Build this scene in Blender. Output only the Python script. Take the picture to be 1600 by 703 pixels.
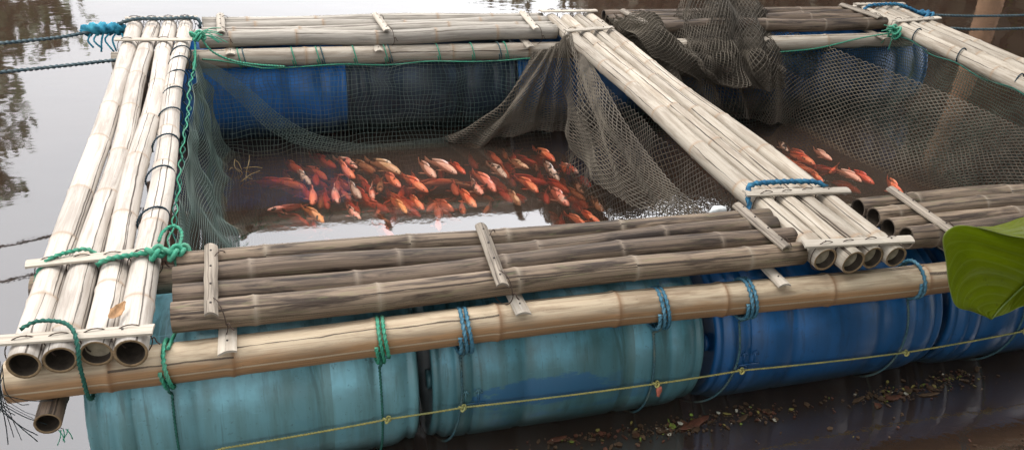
import bpy, math, random
import numpy as np
from mathutils import Vector, Matrix

random.seed(7)
rng = np.random.default_rng(11)
for o in list(bpy.data.objects):
    bpy.data.objects.remove(o)
sc = bpy.context.scene
COL = sc.collection
PI = math.pi

# ------------------------------------------------------------------ camera
PITCH, ROLL, YAW = 0.5149, 0.0713, 0.3112
CAM = Vector((0.3542, -2.0271, 1.5627))
fw = Vector((math.sin(YAW) * math.cos(PITCH), math.cos(YAW) * math.cos(PITCH), -math.sin(PITCH)))
rt = Vector((math.cos(YAW), -math.sin(YAW), 0))
up = rt.cross(fw)
cr = math.cos(ROLL) * rt + math.sin(ROLL) * up
cu = -math.sin(ROLL) * rt + math.cos(ROLL) * up
cam = bpy.data.cameras.new('camera')
cam.sensor_width = 36
cam.lens = 1314.66 / 1600 * 36
cam.clip_start = 0.05
cam.clip_end = 900
camo = bpy.data.objects.new('camera', cam)
COL.objects.link(camo)
camo.matrix_world = Matrix(((cr.x, cu.x, -fw.x, CAM.x), (cr.y, cu.y, -fw.y, CAM.y), (cr.z, cu.z, -fw.z, CAM.z), (0, 0, 0, 1)))
sc.camera = camo

# ------------------------------------------------------------------ sky, sun, exposure (bright overcast)
SUN_EL, SUN_ROT = math.radians(56), math.radians(62)
world = bpy.data.worlds.new('World')
sc.world = world
world.use_nodes = True
wn = world.node_tree
wn.nodes.clear()
sky = wn.nodes.new('ShaderNodeTexSky')
sky.sky_type = 'NISHITA'
sky.sun_disc = False
sky.sun_elevation = SUN_EL
sky.sun_rotation = SUN_ROT
sky.dust_density = 2.5
sky.air_density = 1.0
sky.ozone_density = 1.0
hsv = wn.nodes.new('ShaderNodeHueSaturation')
hsv.inputs['Saturation'].default_value = 0.12
bg = wn.nodes.new('ShaderNodeBackground')
bg.inputs['Strength'].default_value = 0.15
wo = wn.nodes.new('ShaderNodeOutputWorld')
wn.links.new(sky.outputs[0], hsv.inputs['Color'])
wn.links.new(hsv.outputs[0], bg.inputs[0])
wn.links.new(bg.outputs[0], wo.inputs[0])
sun = bpy.data.lights.new('sun', 'SUN')
sun.energy = 0.8
sun.angle = math.radians(25)
sun.color = (1, 0.965, 0.91)
suno = bpy.data.objects.new('sun', sun)
COL.objects.link(suno)
sdir = Vector((-math.cos(SUN_EL) * math.sin(SUN_ROT), math.cos(SUN_EL) * math.cos(SUN_ROT), math.sin(SUN_EL)))
suno.rotation_euler = (-sdir).to_track_quat('-Z', 'Y').to_euler()
sc.view_settings.view_transform = 'Standard'
sc.view_settings.look = 'None'
sc.view_settings.gamma = 1
sc.view_settings.exposure = 1.78
sc.render.engine = 'CYCLES'
cy = sc.cycles
cy.use_denoising = True
cy.max_bounces = 7
cy.diffuse_bounces = 2
cy.glossy_bounces = 3
cy.transparent_max_bounces = 12
cy.caustics_reflective = False
cy.caustics_refractive = False
cy.sample_clamp_indirect = 6

WZ = -0.468          # water level; the front beam's axis is z = 0

# ------------------------------------------------------------------ helpers
def make_mesh(name, V, F, mats, parent=None, uv=None, node=None, midx=None, smooth=True, seg=None):
    me = bpy.data.meshes.new(name)
    V = np.asarray(V, dtype=np.float32)
    me.vertices.add(len(V))
    me.vertices.foreach_set('co', V.ravel())
    if isinstance(F, np.ndarray):
        n = F.shape[1]
        loops = F.ravel()
        starts = np.arange(0, len(loops), n)
        nf = len(F)
    else:
        loops = np.array([i for f in F for i in f])
        lens = np.array([len(f) for f in F])
        starts = np.concatenate([[0], np.cumsum(lens)[:-1]])
        nf = len(F)
    me.loops.add(len(loops))
    me.loops.foreach_set('vertex_index', loops.astype(np.int32))
    me.polygons.add(nf)
    me.polygons.foreach_set('loop_start', starts.astype(np.int32))
    me.update(calc_edges=True)
    me.polygons.foreach_set('use_smooth', np.full(nf, smooth))
    if not isinstance(mats, (list, tuple)):
        mats = [mats]
    for m in mats:
        me.materials.append(m)
    if midx is not None:
        me.polygons.foreach_set('material_index', np.asarray(midx, dtype=np.int32))
    if uv is not None:     # per-vertex (u, v): stored as point attribute "fib"
        a = me.attributes.new('fib', 'FLOAT_VECTOR', 'POINT')
        uv = np.asarray(uv, dtype=np.float32)
        w = np.zeros((len(V), 3), dtype=np.float32)
        w[:, :uv.shape[1]] = uv
        a.data.foreach_set('vector', w.ravel())
    if node is not None:
        a = me.attributes.new('node', 'FLOAT', 'POINT')
        a.data.foreach_set('value', np.asarray(node, dtype=np.float32))
    me.update()
    ob = bpy.data.objects.new(name, me)
    COL.objects.link(ob)
    if parent is not None:
        ob.parent = parent
    return ob

def tag(o, label, cat, group=None):
    o['label'] = label
    o['category'] = cat
    if group:
        o['group'] = group
    return o

def thing(name, label, cat, group=None):
    o = bpy.data.objects.new(name, None)
    o.empty_display_size = 0.05
    COL.objects.link(o)
    return tag(o, label, cat, group)

def kind(o, k):
    o['kind'] = k
    return o

def settle(root, loc):
    """put the Empty at loc while its children stay where they are"""
    root.location = loc
    for c in root.children:
        c.matrix_parent_inverse = Matrix.Translation(-Vector(loc))

def cat_rom(P, n):
    """Catmull-Rom through control points P (k,3) sampled n times evenly in parameter"""
    P = np.asarray(P, float)
    k = len(P)
    Q = np.vstack([2 * P[0] - P[1], P, 2 * P[-1] - P[-2]])
    t = np.linspace(0, k - 1, n)
    i = np.minimum(t.astype(int), k - 2)
    f = (t - i)[:, None]
    p0, p1, p2, p3 = Q[i], Q[i + 1], Q[i + 2], Q[i + 3]
    return 0.5 * (2 * p1 + (p2 - p0) * f + (2 * p0 - 5 * p1 + 4 * p2 - p3) * f ** 2 + (3 * p1 - p0 - 3 * p2 + p3) * f ** 3)

def resample(P, ds):
    P = np.asarray(P, float)
    d = np.linalg.norm(np.diff(P, axis=0), axis=1)
    s = np.concatenate([[0], np.cumsum(d)])
    n = max(2, int(s[-1] / ds) + 1)
    t = np.linspace(0, s[-1], n)
    return np.stack([np.interp(t, s, P[:, k]) for k in range(3)], 1)

def frames(P):
    T = np.gradient(P, axis=0)
    T /= np.linalg.norm(T, axis=1)[:, None] + 1e-12
    ref = np.array([0, 0, 1.0]) if abs(T[0][2]) < 0.9 else np.array([1.0, 0, 0])
    N = np.zeros_like(P)
    n = ref - T[0] * (ref @ T[0])
    N[0] = n / np.linalg.norm(n)
    for i in range(1, len(P)):
        n = N[i - 1] - T[i] * (N[i - 1] @ T[i])
        N[i] = n / (np.linalg.norm(n) + 1e-12)
    return T, N, np.cross(T, N)

def ring_faces(nr, ns, base=0):
    i = np.arange(nr - 1)[:, None]
    j = np.arange(ns)[None, :]
    a = base + i * ns + j
    b = base + i * ns + (j + 1) % ns
    return np.stack([a, b, b + ns, a + ns], -1).reshape(-1, 4)

def tube_geo(P, r, ns=6):
    P = np.asarray(P, float)
    T, N, B = frames(P)
    r = np.broadcast_to(np.asarray(r, float), (len(P),))
    th = np.arange(ns) / ns * 2 * PI
    V = P[:, None] + r[:, None, None] * (np.cos(th)[None, :, None] * N[:, None] + np.sin(th)[None, :, None] * B[:, None])
    F = [list(f) for f in ring_faces(len(P), ns)]
    F.append(list(range(ns))[::-1])
    F.append([(len(P) - 1) * ns + k for k in range(ns)])
    return V.reshape(-1, 3), F

def tube(name, P, r, mat, parent=None, ns=6, smooth_n=0):
    if smooth_n:
        P = cat_rom(P, smooth_n)
    V, F = tube_geo(P, r, ns)
    return make_mesh(name, V, F, mat, parent)

def join(geos):
    V, F, b = [], [], 0
    for v, f in geos:
        V.append(np.asarray(v, float))
        F += [[i + b for i in q] for q in f]
        b += len(v)
    return np.vstack(V), F

def rope_geo(P, r, pitch=None, ns=9):
    """three-strand laid rope"""
    P = resample(P, max(r * 1.3, 0.006))
    T, N, B = frames(P)
    pitch = pitch or r * 7
    s = np.concatenate([[0], np.cumsum(np.linalg.norm(np.diff(P, axis=0), axis=1))])
    th = np.arange(ns) / ns * 2 * PI
    rad = r * (0.82 + 0.24 * np.cos(3 * th))
    ph = th[None, :] + (s / pitch * 2 * PI)[:, None]
    V = P[:, None] + rad[None, :, None] * (np.cos(ph)[..., None] * N[:, None] + np.sin(ph)[..., None] * B[:, None])
    F = [list(f) for f in ring_faces(len(P), ns)]
    F.append(list(range(ns))[::-1])
    F.append([(len(P) - 1) * ns + k for k in range(ns)])
    return V.reshape(-1, 3), F

def rope(name, P, r, mat, parent=None, n=None):
    if n:
        P = cat_rom(P, n)
    V, F = rope_geo(P, r)
    return make_mesh(name, V, F, mat, parent)

# ------------------------------------------------------------------ material helpers
class NT:
    def __init__(self, name):
        self.m = bpy.data.materials.new(name)
        self.m.use_nodes = True
        self.t = self.m.node_tree
        self.t.nodes.clear()
        self.out = self.n('ShaderNodeOutputMaterial')
    def n(self, typ, **kw):
        nd = self.t.nodes.new(typ)
        for k, v in kw.items():
            setattr(nd, k, v)
        return nd
    def set(self, sock, v):
        if hasattr(v, 'is_linked') or hasattr(v, 'links'):
            self.t.links.new(v, sock)
        elif isinstance(v, (tuple, list)):
            sock.default_value = tuple(v) + (1,) * (len(sock.default_value) - len(v))
        else:
            sock.default_value = v
    def math(self, op, a, b=0.0, c=None, clamp=False):
        nd = self.n('ShaderNodeMath', operation=op)
        nd.use_clamp = clamp
        self.set(nd.inputs[0], a)
        self.set(nd.inputs[1], b)
        if c is not None:
            self.set(nd.inputs[2], c)
        return nd.outputs[0]
    def mix(self, f, a, b, blend='MIX'):
        nd = self.n('ShaderNodeMix', data_type='RGBA', blend_type=blend)
        self.set(nd.inputs[0], f)
        self.set(nd.inputs[6], a)
        self.set(nd.inputs[7], b)
        return nd.outputs[2]
    def noise(self, vec, scale, detail=3.0, rough=0.55, dist=0.0):
        nd = self.n('ShaderNodeTexNoise')
        if vec is not None:
            self.set(nd.inputs['Vector'], vec)
        nd.inputs['Scale'].default_value = scale
        nd.inputs['Detail'].default_value = detail
        nd.inputs['Roughness'].default_value = rough
        nd.inputs['Distortion'].default_value = dist
        return nd.outputs[0]
    def ramp(self, v, lo, hi, a=0.0, b=1.0):
        nd = self.n('ShaderNodeMapRange')
        self.set(nd.inputs[0], v)
        nd.inputs[1].default_value = lo
        nd.inputs[2].default_value = hi
        nd.inputs[3].default_value = a
        nd.inputs[4].default_value = b
        return nd.outputs[0]
    def scale(self, vec, s, off=None):
        nd = self.n('ShaderNodeVectorMath', operation='MULTIPLY')
        self.set(nd.inputs[0], vec)
        nd.inputs[1].default_value = s
        if off is None:
            return nd.outputs[0]
        ad = self.n('ShaderNodeVectorMath', operation='ADD')
        self.set(ad.inputs[0], nd.outputs[0])
        self.set(ad.inputs[1], off)
        return ad.outputs[0]
    def attr(self, name, out='Fac'):
        nd = self.n('ShaderNodeAttribute', attribute_name=name)
        return nd.outputs[out]
    def rand(self):
        return self.n('ShaderNodeObjectInfo').outputs['Random']
    def objco(self):
        return self.n('ShaderNodeTexCoord').outputs['Object']
    def bump(self, h, strength, dist=0.01):
        nd = self.n('ShaderNodeBump')
        nd.inputs['Strength'].default_value = strength
        nd.inputs['Distance'].default_value = dist
        self.set(nd.inputs['Height'], h)
        return nd.outputs[0]
    def pbr(self, col, rough=0.6, normal=None, spec=0.4, **kw):
        p = self.n('ShaderNodeBsdfPrincipled')
        self.set(p.inputs['Base Color'], col)
        self.set(p.inputs['Roughness'], rough)
        p.inputs['Specular IOR Level'].default_value = spec
        if normal is not None:
            self.set(p.inputs['Normal'], normal)
        for k, v in kw.items():
            self.set(p.inputs[k], v)
        self.t.links.new(p.outputs[0], self.out.inputs[0])
        return self.m

def bamboo(name, pale, mid, dark, weather, ring=(0.26, 0.17, 0.10), crack=0.5, moss=0.0, tan=None):
    m = NT(name)
    fib = m.attr('fib', 'Vector')
    r = m.rand()
    off = m.n('ShaderNodeCombineXYZ')
    m.set(off.inputs[0], m.math('MULTIPLY', r, 37.0))
    m.set(off.inputs[1], m.math('MULTIPLY', r, 53.0))
    m.set(off.inputs[2], m.math('MULTIPLY', r, 11.0))
    sep = m.n('ShaderNodeSeparateXYZ')
    m.set(sep.inputs[0], fib)
    u, v, seg = sep.outputs[0], sep.outputs[1], sep.outputs[2]
    # fib = (angle 0..1, metres, internode index); unroll angle on a circle so it has no seam
    ang = m.math('MULTIPLY', u, 2 * PI)
    c3 = m.n('ShaderNodeCombineXYZ')
    m.set(c3.inputs[0], m.math('COSINE', ang))
    m.set(c3.inputs[1], m.math('SINE', ang))
    m.set(c3.inputs[2], v)
    vec = c3.outputs[0]
    fine = m.noise(m.scale(vec, (11, 11, 1.6), off.outputs[0]), 3.0, 4, 0.65)
    streak = m.noise(m.scale(vec, (3.5, 3.5, 0.7), off.outputs[0]), 2.2, 3, 0.6)
    patch = m.noise(m.scale(vec, (1.3, 1.3, 3.2), off.outputs[0]), 1.3, 4, 0.62, 0.4)
    spots = m.noise(m.scale(vec, (3, 3, 12), off.outputs[0]), 4.0, 3, 0.7)
    col = m.mix(m.ramp(fine, 0.3, 0.72), mid, pale)
    if tan:
        # the lower flank is tan; the pale upper stripe has a crooked edge
        w = m.math('ADD', m.math('SINE', ang), m.math('MULTIPLY', m.math('SUBTRACT', patch, 0.5), 0.9))
        col = m.mix(m.ramp(w, 0.62, 0.22), col, m.mix(m.ramp(streak, 0.3, 0.7), tan, tuple(x * 0.72 for x in tan)))
    col = m.mix(m.ramp(streak, 0.52, 0.74, 0, weather), col, dark)
    col = m.mix(m.ramp(patch, 0.46, 0.62, 0, weather), col, tuple(x * 0.8 for x in dark))
    col = m.mix(m.ramp(spots, 0.66, 0.74, 0, 0.35 + weather * 0.4), col, tuple(x * 0.45 for x in dark))
    # each internode its own tone
    wn2 = m.n('ShaderNodeTexWhiteNoise', noise_dimensions='2D')
    cc = m.n('ShaderNodeCombineXYZ')
    m.set(cc.inputs[0], seg)
    m.set(cc.inputs[1], m.math('MULTIPLY', r, 91.7))
    m.set(wn2.inputs['Vector'], cc.outputs[0])
    tone = m.math('MULTIPLY', m.ramp(wn2.outputs[0], 0, 1, 0.82, 1.08), m.ramp(m.math('FRACT', m.math('MULTIPLY', r, 17.3)), 0, 1, 0.84, 1.06))
    tc = m.n('ShaderNodeCombineColor')
    for k in range(3):
        m.set(tc.inputs[k], tone)
    col = m.mix(1.0, col, tc.outputs[0], 'MULTIPLY')
    if moss:
        mo = m.noise(m.scale(vec, (1.5, 1.5, 5), off.outputs[0]), 2.0, 4, 0.7)
        col = m.mix(m.ramp(mo, 0.56, 0.68, 0, moss), col, (0.16, 0.17, 0.07))
    # node rings
    nd = m.attr('node')
    col = m.mix(m.math('MULTIPLY', nd, m.ramp(fine, 0.2, 0.8, 0.5, 0.95)), col, ring)
    # drying cracks: one or two thin lines per internode
    hgt = m.math('MULTIPLY', fine, 0.6)
    if crack:
        for q in range(2):
            w3 = m.n('ShaderNodeTexWhiteNoise', noise_dimensions='2D')
            c5 = m.n('ShaderNodeCombineXYZ')
            m.set(c5.inputs[0], m.math('ADD', m.math('FLOOR', m.math('MULTIPLY', seg, 0.25 + 0.75 * q)), 3.3 + 9 * q))
            m.set(c5.inputs[1], m.math('MULTIPLY', r, 77.7 + q))
            m.set(w3.inputs['Vector'], c5.outputs[0])
            u0 = m.ramp(w3.outputs[0], 0, 1, 0.06, 0.44)
            wob = m.noise(m.scale(vec, (0, 0, 3.0), off.outputs[0]), 2.0, 3, 0.6)
            d = m.math('ABSOLUTE', m.math('SUBTRACT', m.math('SUBTRACT', u, u0), m.math('MULTIPLY', m.math('SUBTRACT', wob, 0.5), 0.05)))
            wid = m.ramp(m.noise(m.scale(vec, (0, 0, 5.0), off.outputs[0]), 1.0, 2), 0.3, 0.6, 0.002, 0.010)
            line = m.math('MULTIPLY', m.math('LESS_THAN', d, wid), crack)
            col = m.mix(line, col, (0.05, 0.035, 0.025))
            hgt = m.math('SUBTRACT', hgt, m.math('MULTIPLY', line, 1.5))
    return m.pbr(col, m.ramp(fine, 0.2, 0.8, 0.5, 0.75), m.bump(hgt, 0.5, 0.002), 0.3)

M = {}
M['bleached'] = bamboo('bleached_bamboo', (0.60, 0.555, 0.50), (0.49, 0.43, 0.37), (0.29, 0.225, 0.175), 0.45, crack=0.85)
M['ivory'] = bamboo('ivory_bamboo', (0.47, 0.425, 0.36), (0.36, 0.30, 0.23), (0.23, 0.17, 0.115), 0.55, crack=1.0)
M['grey_white'] = bamboo('grey_white_bamboo', (0.42, 0.385, 0.335), (0.31, 0.275, 0.23), (0.19, 0.16, 0.13), 0.55, crack=0.8)
M['beam'] = bamboo('beam_bamboo', (0.52, 0.43, 0.315), (0.43, 0.33, 0.215), (0.20, 0.12, 0.065), 0.55, ring=(0.20, 0.10, 0.045), crack=0.9, tan=(0.38, 0.215, 0.105))
M['weathered'] = bamboo('weathered_bamboo', (0.31, 0.24, 0.17), (0.145, 0.093, 0.060), (0.040, 0.024, 0.016), 0.95, ring=(0.27, 0.22, 0.165), crack=1.0, moss=0.35)
M['weathered_dark'] = bamboo('dark_weathered_bamboo', (0.21, 0.155, 0.11), (0.095, 0.062, 0.042), (0.032, 0.020, 0.014), 1.0, ring=(0.21, 0.165, 0.125), crack=1.0, moss=0.2)
M['slat_pale'] = bamboo('pale_slat', (0.50, 0.455, 0.39), (0.40, 0.345, 0.275), (0.26, 0.20, 0.15), 0.4, crack=0.25)
M['slat_grey'] = bamboo('grey_slat', (0.36, 0.31, 0.25), (0.24, 0.195, 0.15), (0.11, 0.085, 0.065), 0.7, crack=0.6)

def simple(name, col, var=0.25, rough=0.7, scale=40, spec=0.3, bump=0.0, tint=None):
    m = NT(name)
    n1 = m.noise(m.objco(), scale, 4, 0.6)
    c = m.mix(m.ramp(n1, 0.3, 0.7), tuple(x * (1 - var) for x in col), tuple(min(1, x * (1 + var)) for x in col))
    if tint:
        c = m.mix(m.ramp(m.noise(m.objco(), scale * 0.15, 3), 0.45, 0.7), c, tint)
    return m.pbr(c, rough, m.bump(n1, bump, 0.003) if bump else None, spec)

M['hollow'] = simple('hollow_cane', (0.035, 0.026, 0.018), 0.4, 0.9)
M['septum'] = simple('cane_septum', (0.24, 0.20, 0.14), 0.35, 0.9, 30)
M['cut'] = simple('cut_cane_rim', (0.20, 0.135, 0.075), 0.4, 0.85, 60)
M['cut_dark'] = simple('old_cut_rim', (0.10, 0.075, 0.055), 0.4, 0.9, 60)
M['wire'] = simple('rusty_wire', (0.055, 0.035, 0.026), 0.4, 0.7, 80)
M['nail'] = simple('iron_nail', (0.03, 0.022, 0.02), 0.3, 0.6)
M['rope_green'] = simple('green_rope', (0.035, 0.235, 0.145), 0.3, 0.65, 120, tint=(0.10, 0.27, 0.18))
M['rope_blue'] = simple('blue_rope', (0.04, 0.13, 0.19), 0.3, 0.65, 120, tint=(0.10, 0.22, 0.29))
M['rope_bright'] = simple('bright_blue_rope', (0.018, 0.10, 0.19), 0.3, 0.75, 120, tint=(0.035, 0.17, 0.27))
M['rope_slate'] = simple('slate_blue_rope', (0.045, 0.075, 0.088), 0.3, 0.7, 120, tint=(0.09, 0.115, 0.12))
M['rope_navy'] = simple('navy_cord', (0.015, 0.035, 0.05), 0.3, 0.6, 120)
M['rope_yellow'] = simple('yellow_rope', (0.34, 0.30, 0.10), 0.3, 0.7, 100, tint=(0.22, 0.24, 0.10))
M['rope_dull'] = simple('dull_teal_rope', (0.035, 0.085, 0.10), 0.4, 0.8, 100, tint=(0.10, 0.13, 0.11))
M['rope_dark_green'] = simple('dark_green_rope', (0.02, 0.10, 0.075), 0.4, 0.8, 100)
M['net_brown'] = simple('brown_net_twine', (0.088, 0.073, 0.056), 0.45, 0.85, 14, tint=(0.14, 0.118, 0.09))
M['net_dark'] = simple('dark_net_twine', (0.065, 0.055, 0.043), 0.4, 0.85, 14, tint=(0.12, 0.10, 0.08))
M['net_green'] = simple('green_net_twine', (0.05, 0.082, 0.07), 0.4, 0.6, 9, 0.5, tint=(0.15, 0.19, 0.165))
M['net_black'] = simple('black_green_net_twine', (0.03, 0.045, 0.036), 0.4, 0.7, 9, tint=(0.08, 0.105, 0.075))
M['rag'] = simple('blue_rag', (0.02, 0.16, 0.25), 0.5, 0.9, 60, bump=0.6, tint=(0.05, 0.28, 0.36))
M['strand'] = simple('black_strand', (0.02, 0.028, 0.03), 0.4, 0.7)
M['dry_leaf'] = simple('dry_leaf', (0.33, 0.19, 0.095), 0.4, 0.8, 60)
M['foam'] = simple('white_foam', (0.62, 0.64, 0.63), 0.15, 0.8, 40)
M['pink'] = simple('pink_plastic', (0.50, 0.15, 0.10), 0.2, 0.6)
M['twig'] = simple('dead_twig', (0.26, 0.20, 0.10), 0.3, 0.8)

def drum_mat(name, col, patch, grime, dirt=0.6, worn=False):
    m = NT(name)
    oc = m.objco()
    rr = m.rand()
    sh = m.n('ShaderNodeVectorMath', operation='ADD')
    m.set(sh.inputs[0], oc)
    off = m.n('ShaderNodeCombineXYZ')
    m.set(off.inputs[0], m.math('MULTIPLY', rr, 30.0))
    m.set(sh.inputs[1], off.outputs[0])
    v = sh.outputs[0]
    n1 = m.noise(v, 5.0, 5, 0.6)
    n2 = m.noise(m.scale(v, (1.2, 6, 3)), 2.4, 5, 0.65, 0.5)
    n3 = m.noise(m.scale(v, (14, 3, 1.2)), 2.0, 4, 0.6)
    n4 = m.noise(v, 60, 3, 0.7)
    c = m.mix(m.ramp(n1, 0.3, 0.7), tuple(x * 0.82 for x in col), tuple(min(1, x * 1.15) for x in col))
    c = m.mix(m.ramp(n2, 0.60, 0.66, 0, 0.5), c, patch)
    c = m.mix(m.ramp(n3, 0.44, 0.66, 0, dirt), c, grime)
    drip = m.noise(m.scale(v, (13, 2.6, 1.6)), 1.6, 5, 0.7, 0.6)
    c = m.mix(m.ramp(drip, 0.55, 0.64, 0, 0.6), c, tuple(x * 0.6 for x in grime))
    scr = m.noise(m.scale(v, (2.0, 30, 30)), 2.0, 4, 0.75)
    c = m.mix(m.ramp(scr, 0.64, 0.70, 0, 0.35), c, tuple(min(1, x * 1.5 + 0.03) for x in col))
    c = m.mix(m.ramp(n4, 0.62, 0.70, 0, 0.55), c, tuple(x * 0.4 for x in grime))
    if worn:       # the pale skin has flaked off in one streak and shows blue
        s2 = m.n('ShaderNodeSeparateXYZ')
        m.set(s2.inputs[0], oc)
        ex = m.math('DIVIDE', m.math('SUBTRACT', s2.outputs[0], 0.36), 0.25)
        ez = m.math('DIVIDE', m.math('SUBTRACT', s2.outputs[2], 0.015), 0.055)
        dd = m.math('ADD', m.math('MULTIPLY', ex, ex), m.math('MULTIPLY', ez, ez))
        rag = m.noise(m.scale(oc, (8, 20, 24)), 2.0, 5, 0.75)
        c = m.mix(m.ramp(m.math('ADD', dd, m.math('MULTIPLY', m.math('SUBTRACT', rag, 0.5), 3.2)), 1.0, 0.8, 0, 0.9), c, patch)
    # ring-shaped scuff bands where hoops rubbed
    sx = m.n('ShaderNodeSeparateXYZ')
    m.set(sx.inputs[0], oc)
    band = m.math('LESS_THAN', m.math('ABSOLUTE', m.math('SUBTRACT', sx.outputs[0], 0.655)), 0.024)
    c = m.mix(m.math('MULTIPLY', band, m.ramp(n1, 0.35, 0.6, 0.15, 0.75)), c, grime)
    # darker towards the bottom in two steps, with ragged edges
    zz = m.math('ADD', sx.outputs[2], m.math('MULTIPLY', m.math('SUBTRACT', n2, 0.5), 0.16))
    lower_z = m.math('ADD', sx.outputs[2], m.math('MULTIPLY', m.math('SUBTRACT', n1, 0.5), 0.35))
    c = m.mix(m.ramp(lower_z, 0.17, 0.10, 0, 0.5), c, tuple(x * 0.75 for x in grime))
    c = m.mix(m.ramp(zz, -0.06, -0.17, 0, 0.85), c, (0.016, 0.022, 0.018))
    return m.pbr(c, m.ramp(n1, 0.3, 0.7, 0.32, 0.55), m.bump(n1, 0.12, 0.01), 0.45)

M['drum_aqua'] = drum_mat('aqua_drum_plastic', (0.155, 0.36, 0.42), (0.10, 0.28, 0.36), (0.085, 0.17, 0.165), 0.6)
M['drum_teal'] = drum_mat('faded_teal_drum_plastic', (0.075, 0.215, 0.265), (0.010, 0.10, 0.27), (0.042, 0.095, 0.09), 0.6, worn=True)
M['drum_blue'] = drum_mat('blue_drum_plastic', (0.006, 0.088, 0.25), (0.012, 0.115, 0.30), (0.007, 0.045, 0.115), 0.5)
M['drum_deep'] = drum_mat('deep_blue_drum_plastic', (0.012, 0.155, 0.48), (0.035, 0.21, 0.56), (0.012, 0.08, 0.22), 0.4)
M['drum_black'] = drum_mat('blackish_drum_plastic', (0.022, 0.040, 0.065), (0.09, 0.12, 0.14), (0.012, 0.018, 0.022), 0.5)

# ------------------------------------------------------------------ water, bed, banks
def water_mat(name, murk, tint, opacity, refl=True, bump=0.45):
    m = NT(name)
    geo = m.n('ShaderNodeNewGeometry').outputs['Position']
    n1 = m.noise(m.scale(geo, (1.0, 1.6, 1)), 1.6, 3, 0.5)
    n2 = m.noise(m.scale(geo, (1.0, 1.4, 1)), 7.0, 3, 0.55, 0.3)
    n3 = m.noise(geo, 38.0, 2, 0.5)
    # the penned fish and the drips under the nets keep the water choppy there
    sx = m.n('ShaderNodeSeparateXYZ')
    m.set(sx.inputs[0], geo)
    x, y = sx.outputs[0], sx.outputs[1]
    def blob(cx, cy, rx, ry):
        a = m.math('DIVIDE', m.math('SUBTRACT', x, cx), rx)
        b = m.math('DIVIDE', m.math('SUBTRACT', y, cy), ry)
        d = m.math('ADD', m.math('MULTIPLY', a, a), m.math('MULTIPLY', b, b))
        return m.ramp(d, 1.0, 0.0)
    chop = m.math('MAXIMUM', blob(2.4, 1.1, 0.55, 0.5), m.math('MAXIMUM', blob(3.62, 1.50, 0.55, 0.5), m.math('MAXIMUM', m.math('MULTIPLY', blob(1.1, 1.75, 1.1, 0.45), 0.08), m.math('MULTIPLY', blob(2.4, -0.45, 2.2, 0.9), 0.16))))
    h = m.math('ADD', m.math('MULTIPLY', n1, 0.12), m.math('MULTIPLY', n2, 0.016))
    h = m.math('ADD', h, m.math('MULTIPLY', m.math('MULTIPLY', n3, chop), 0.16))
    nrm = m.bump(h, bump, 0.05)
    mn = m.noise(geo, 0.9, 4, 0.6)
    dif = m.n('ShaderNodeBsdfDiffuse')
    m.set(dif.inputs[0], m.mix(m.ramp(mn, 0.3, 0.7), tuple(c * 0.8 for c in murk), tuple(c * 1.2 for c in murk)))
    tr = m.n('ShaderNodeBsdfTransparent')
    m.set(tr.inputs[0], tint)
    mx = m.n('ShaderNodeMixShader')
    mx.inputs[0].default_value = opacity
    m.t.links.new(tr.outputs[0], mx.inputs[1])
    m.t.links.new(dif.outputs[0], mx.inputs[2])
    if not refl:
        m.t.links.new(mx.outputs[0], m.out.inputs[0])
        return m.m
    gl = m.n('ShaderNodeBsdfGlossy')
    gl.inputs['Roughness'].default_value = 0.035
    gl.inputs['Color'].default_value = (1, 1, 1, 1)
    m.set(gl.inputs['Normal'], nrm)
    fr = m.n('ShaderNodeFresnel')
    fr.inputs['IOR'].default_value = WATER_IOR
    m.set(fr.inputs['Normal'], nrm)
    fc = m.n('ShaderNodeCombineColor')
    for k in range(3):
        m.set(fc.inputs[k], fr.outputs[0])
    m.set(gl.inputs['Color'], fc.outputs[0])
    m2 = m.n('ShaderNodeAddShader')
    m.t.links.new(mx.outputs[0], m2.inputs[0])
    m.t.links.new(gl.outputs[0], m2.inputs[1])
    m.t.links.new(m2.outputs[0], m.out.inputs[0])
    return m.m

WATER_IOR = 2.9
M['water'] = water_mat('pond_water', (0.066, 0.060, 0.049), (0.92, 0.80, 0.71), 0.16)
M['silt'] = water_mat('silty_water', (0.034, 0.026, 0.019), (0.62, 0.46, 0.32), 0.85, refl=False)
M['silt_thin'] = water_mat('thin_silt', (0.050, 0.032, 0.024), (0.90, 0.74, 0.66), 0.30, refl=False)
M['bed'] = simple('pond_mud', (0.030, 0.022, 0.014), 0.3, 0.95, 3)
M['bank'] = simple('bank_earth', (0.10, 0.085, 0.045), 0.4, 0.95, 2, bump=0.4, tint=(0.07, 0.10, 0.03))

def sheet(name, x0, x1, y0, y1, z, mat):
    o = make_mesh(name, [(x0, y0, z), (x1, y0, z), (x1, y1, z), (x0, y1, z)], [[0, 1, 2, 3]], mat, smooth=False)
    return kind(o, 'structure')

sheet('water', -200, 200, -1.9, 300, WZ, M['water'])
sheet('silty_water', -30, 30, -1.9, 30, WZ - 0.11, M['silt'])
sheet('silty_water', -30, 30, -1.9, 30, WZ - 0.022, M['silt_thin'])
sheet('silty_water', -30, 30, -1.9, 30, WZ - 0.052, M['silt_thin'])
sheet('pond_bed', -200, 200, -20, 300, WZ - 0.75, M['bed'])

def terrain(name, xs, ys, fz, mat):
    X, Y = np.meshgrid(xs, ys)
    Z = fz(X, Y)
    V = np.stack([X, Y, Z], -1).reshape(-1, 3)
    nx, ny = len(xs), len(ys)
    F = [[j * nx + i, j * nx + i + 1, (j + 1) * nx + i + 1, (j + 1) * nx + i] for j in range(ny - 1) for i in range(nx - 1)]
    return kind(make_mesh(name, V, F, mat), 'structure')

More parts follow.
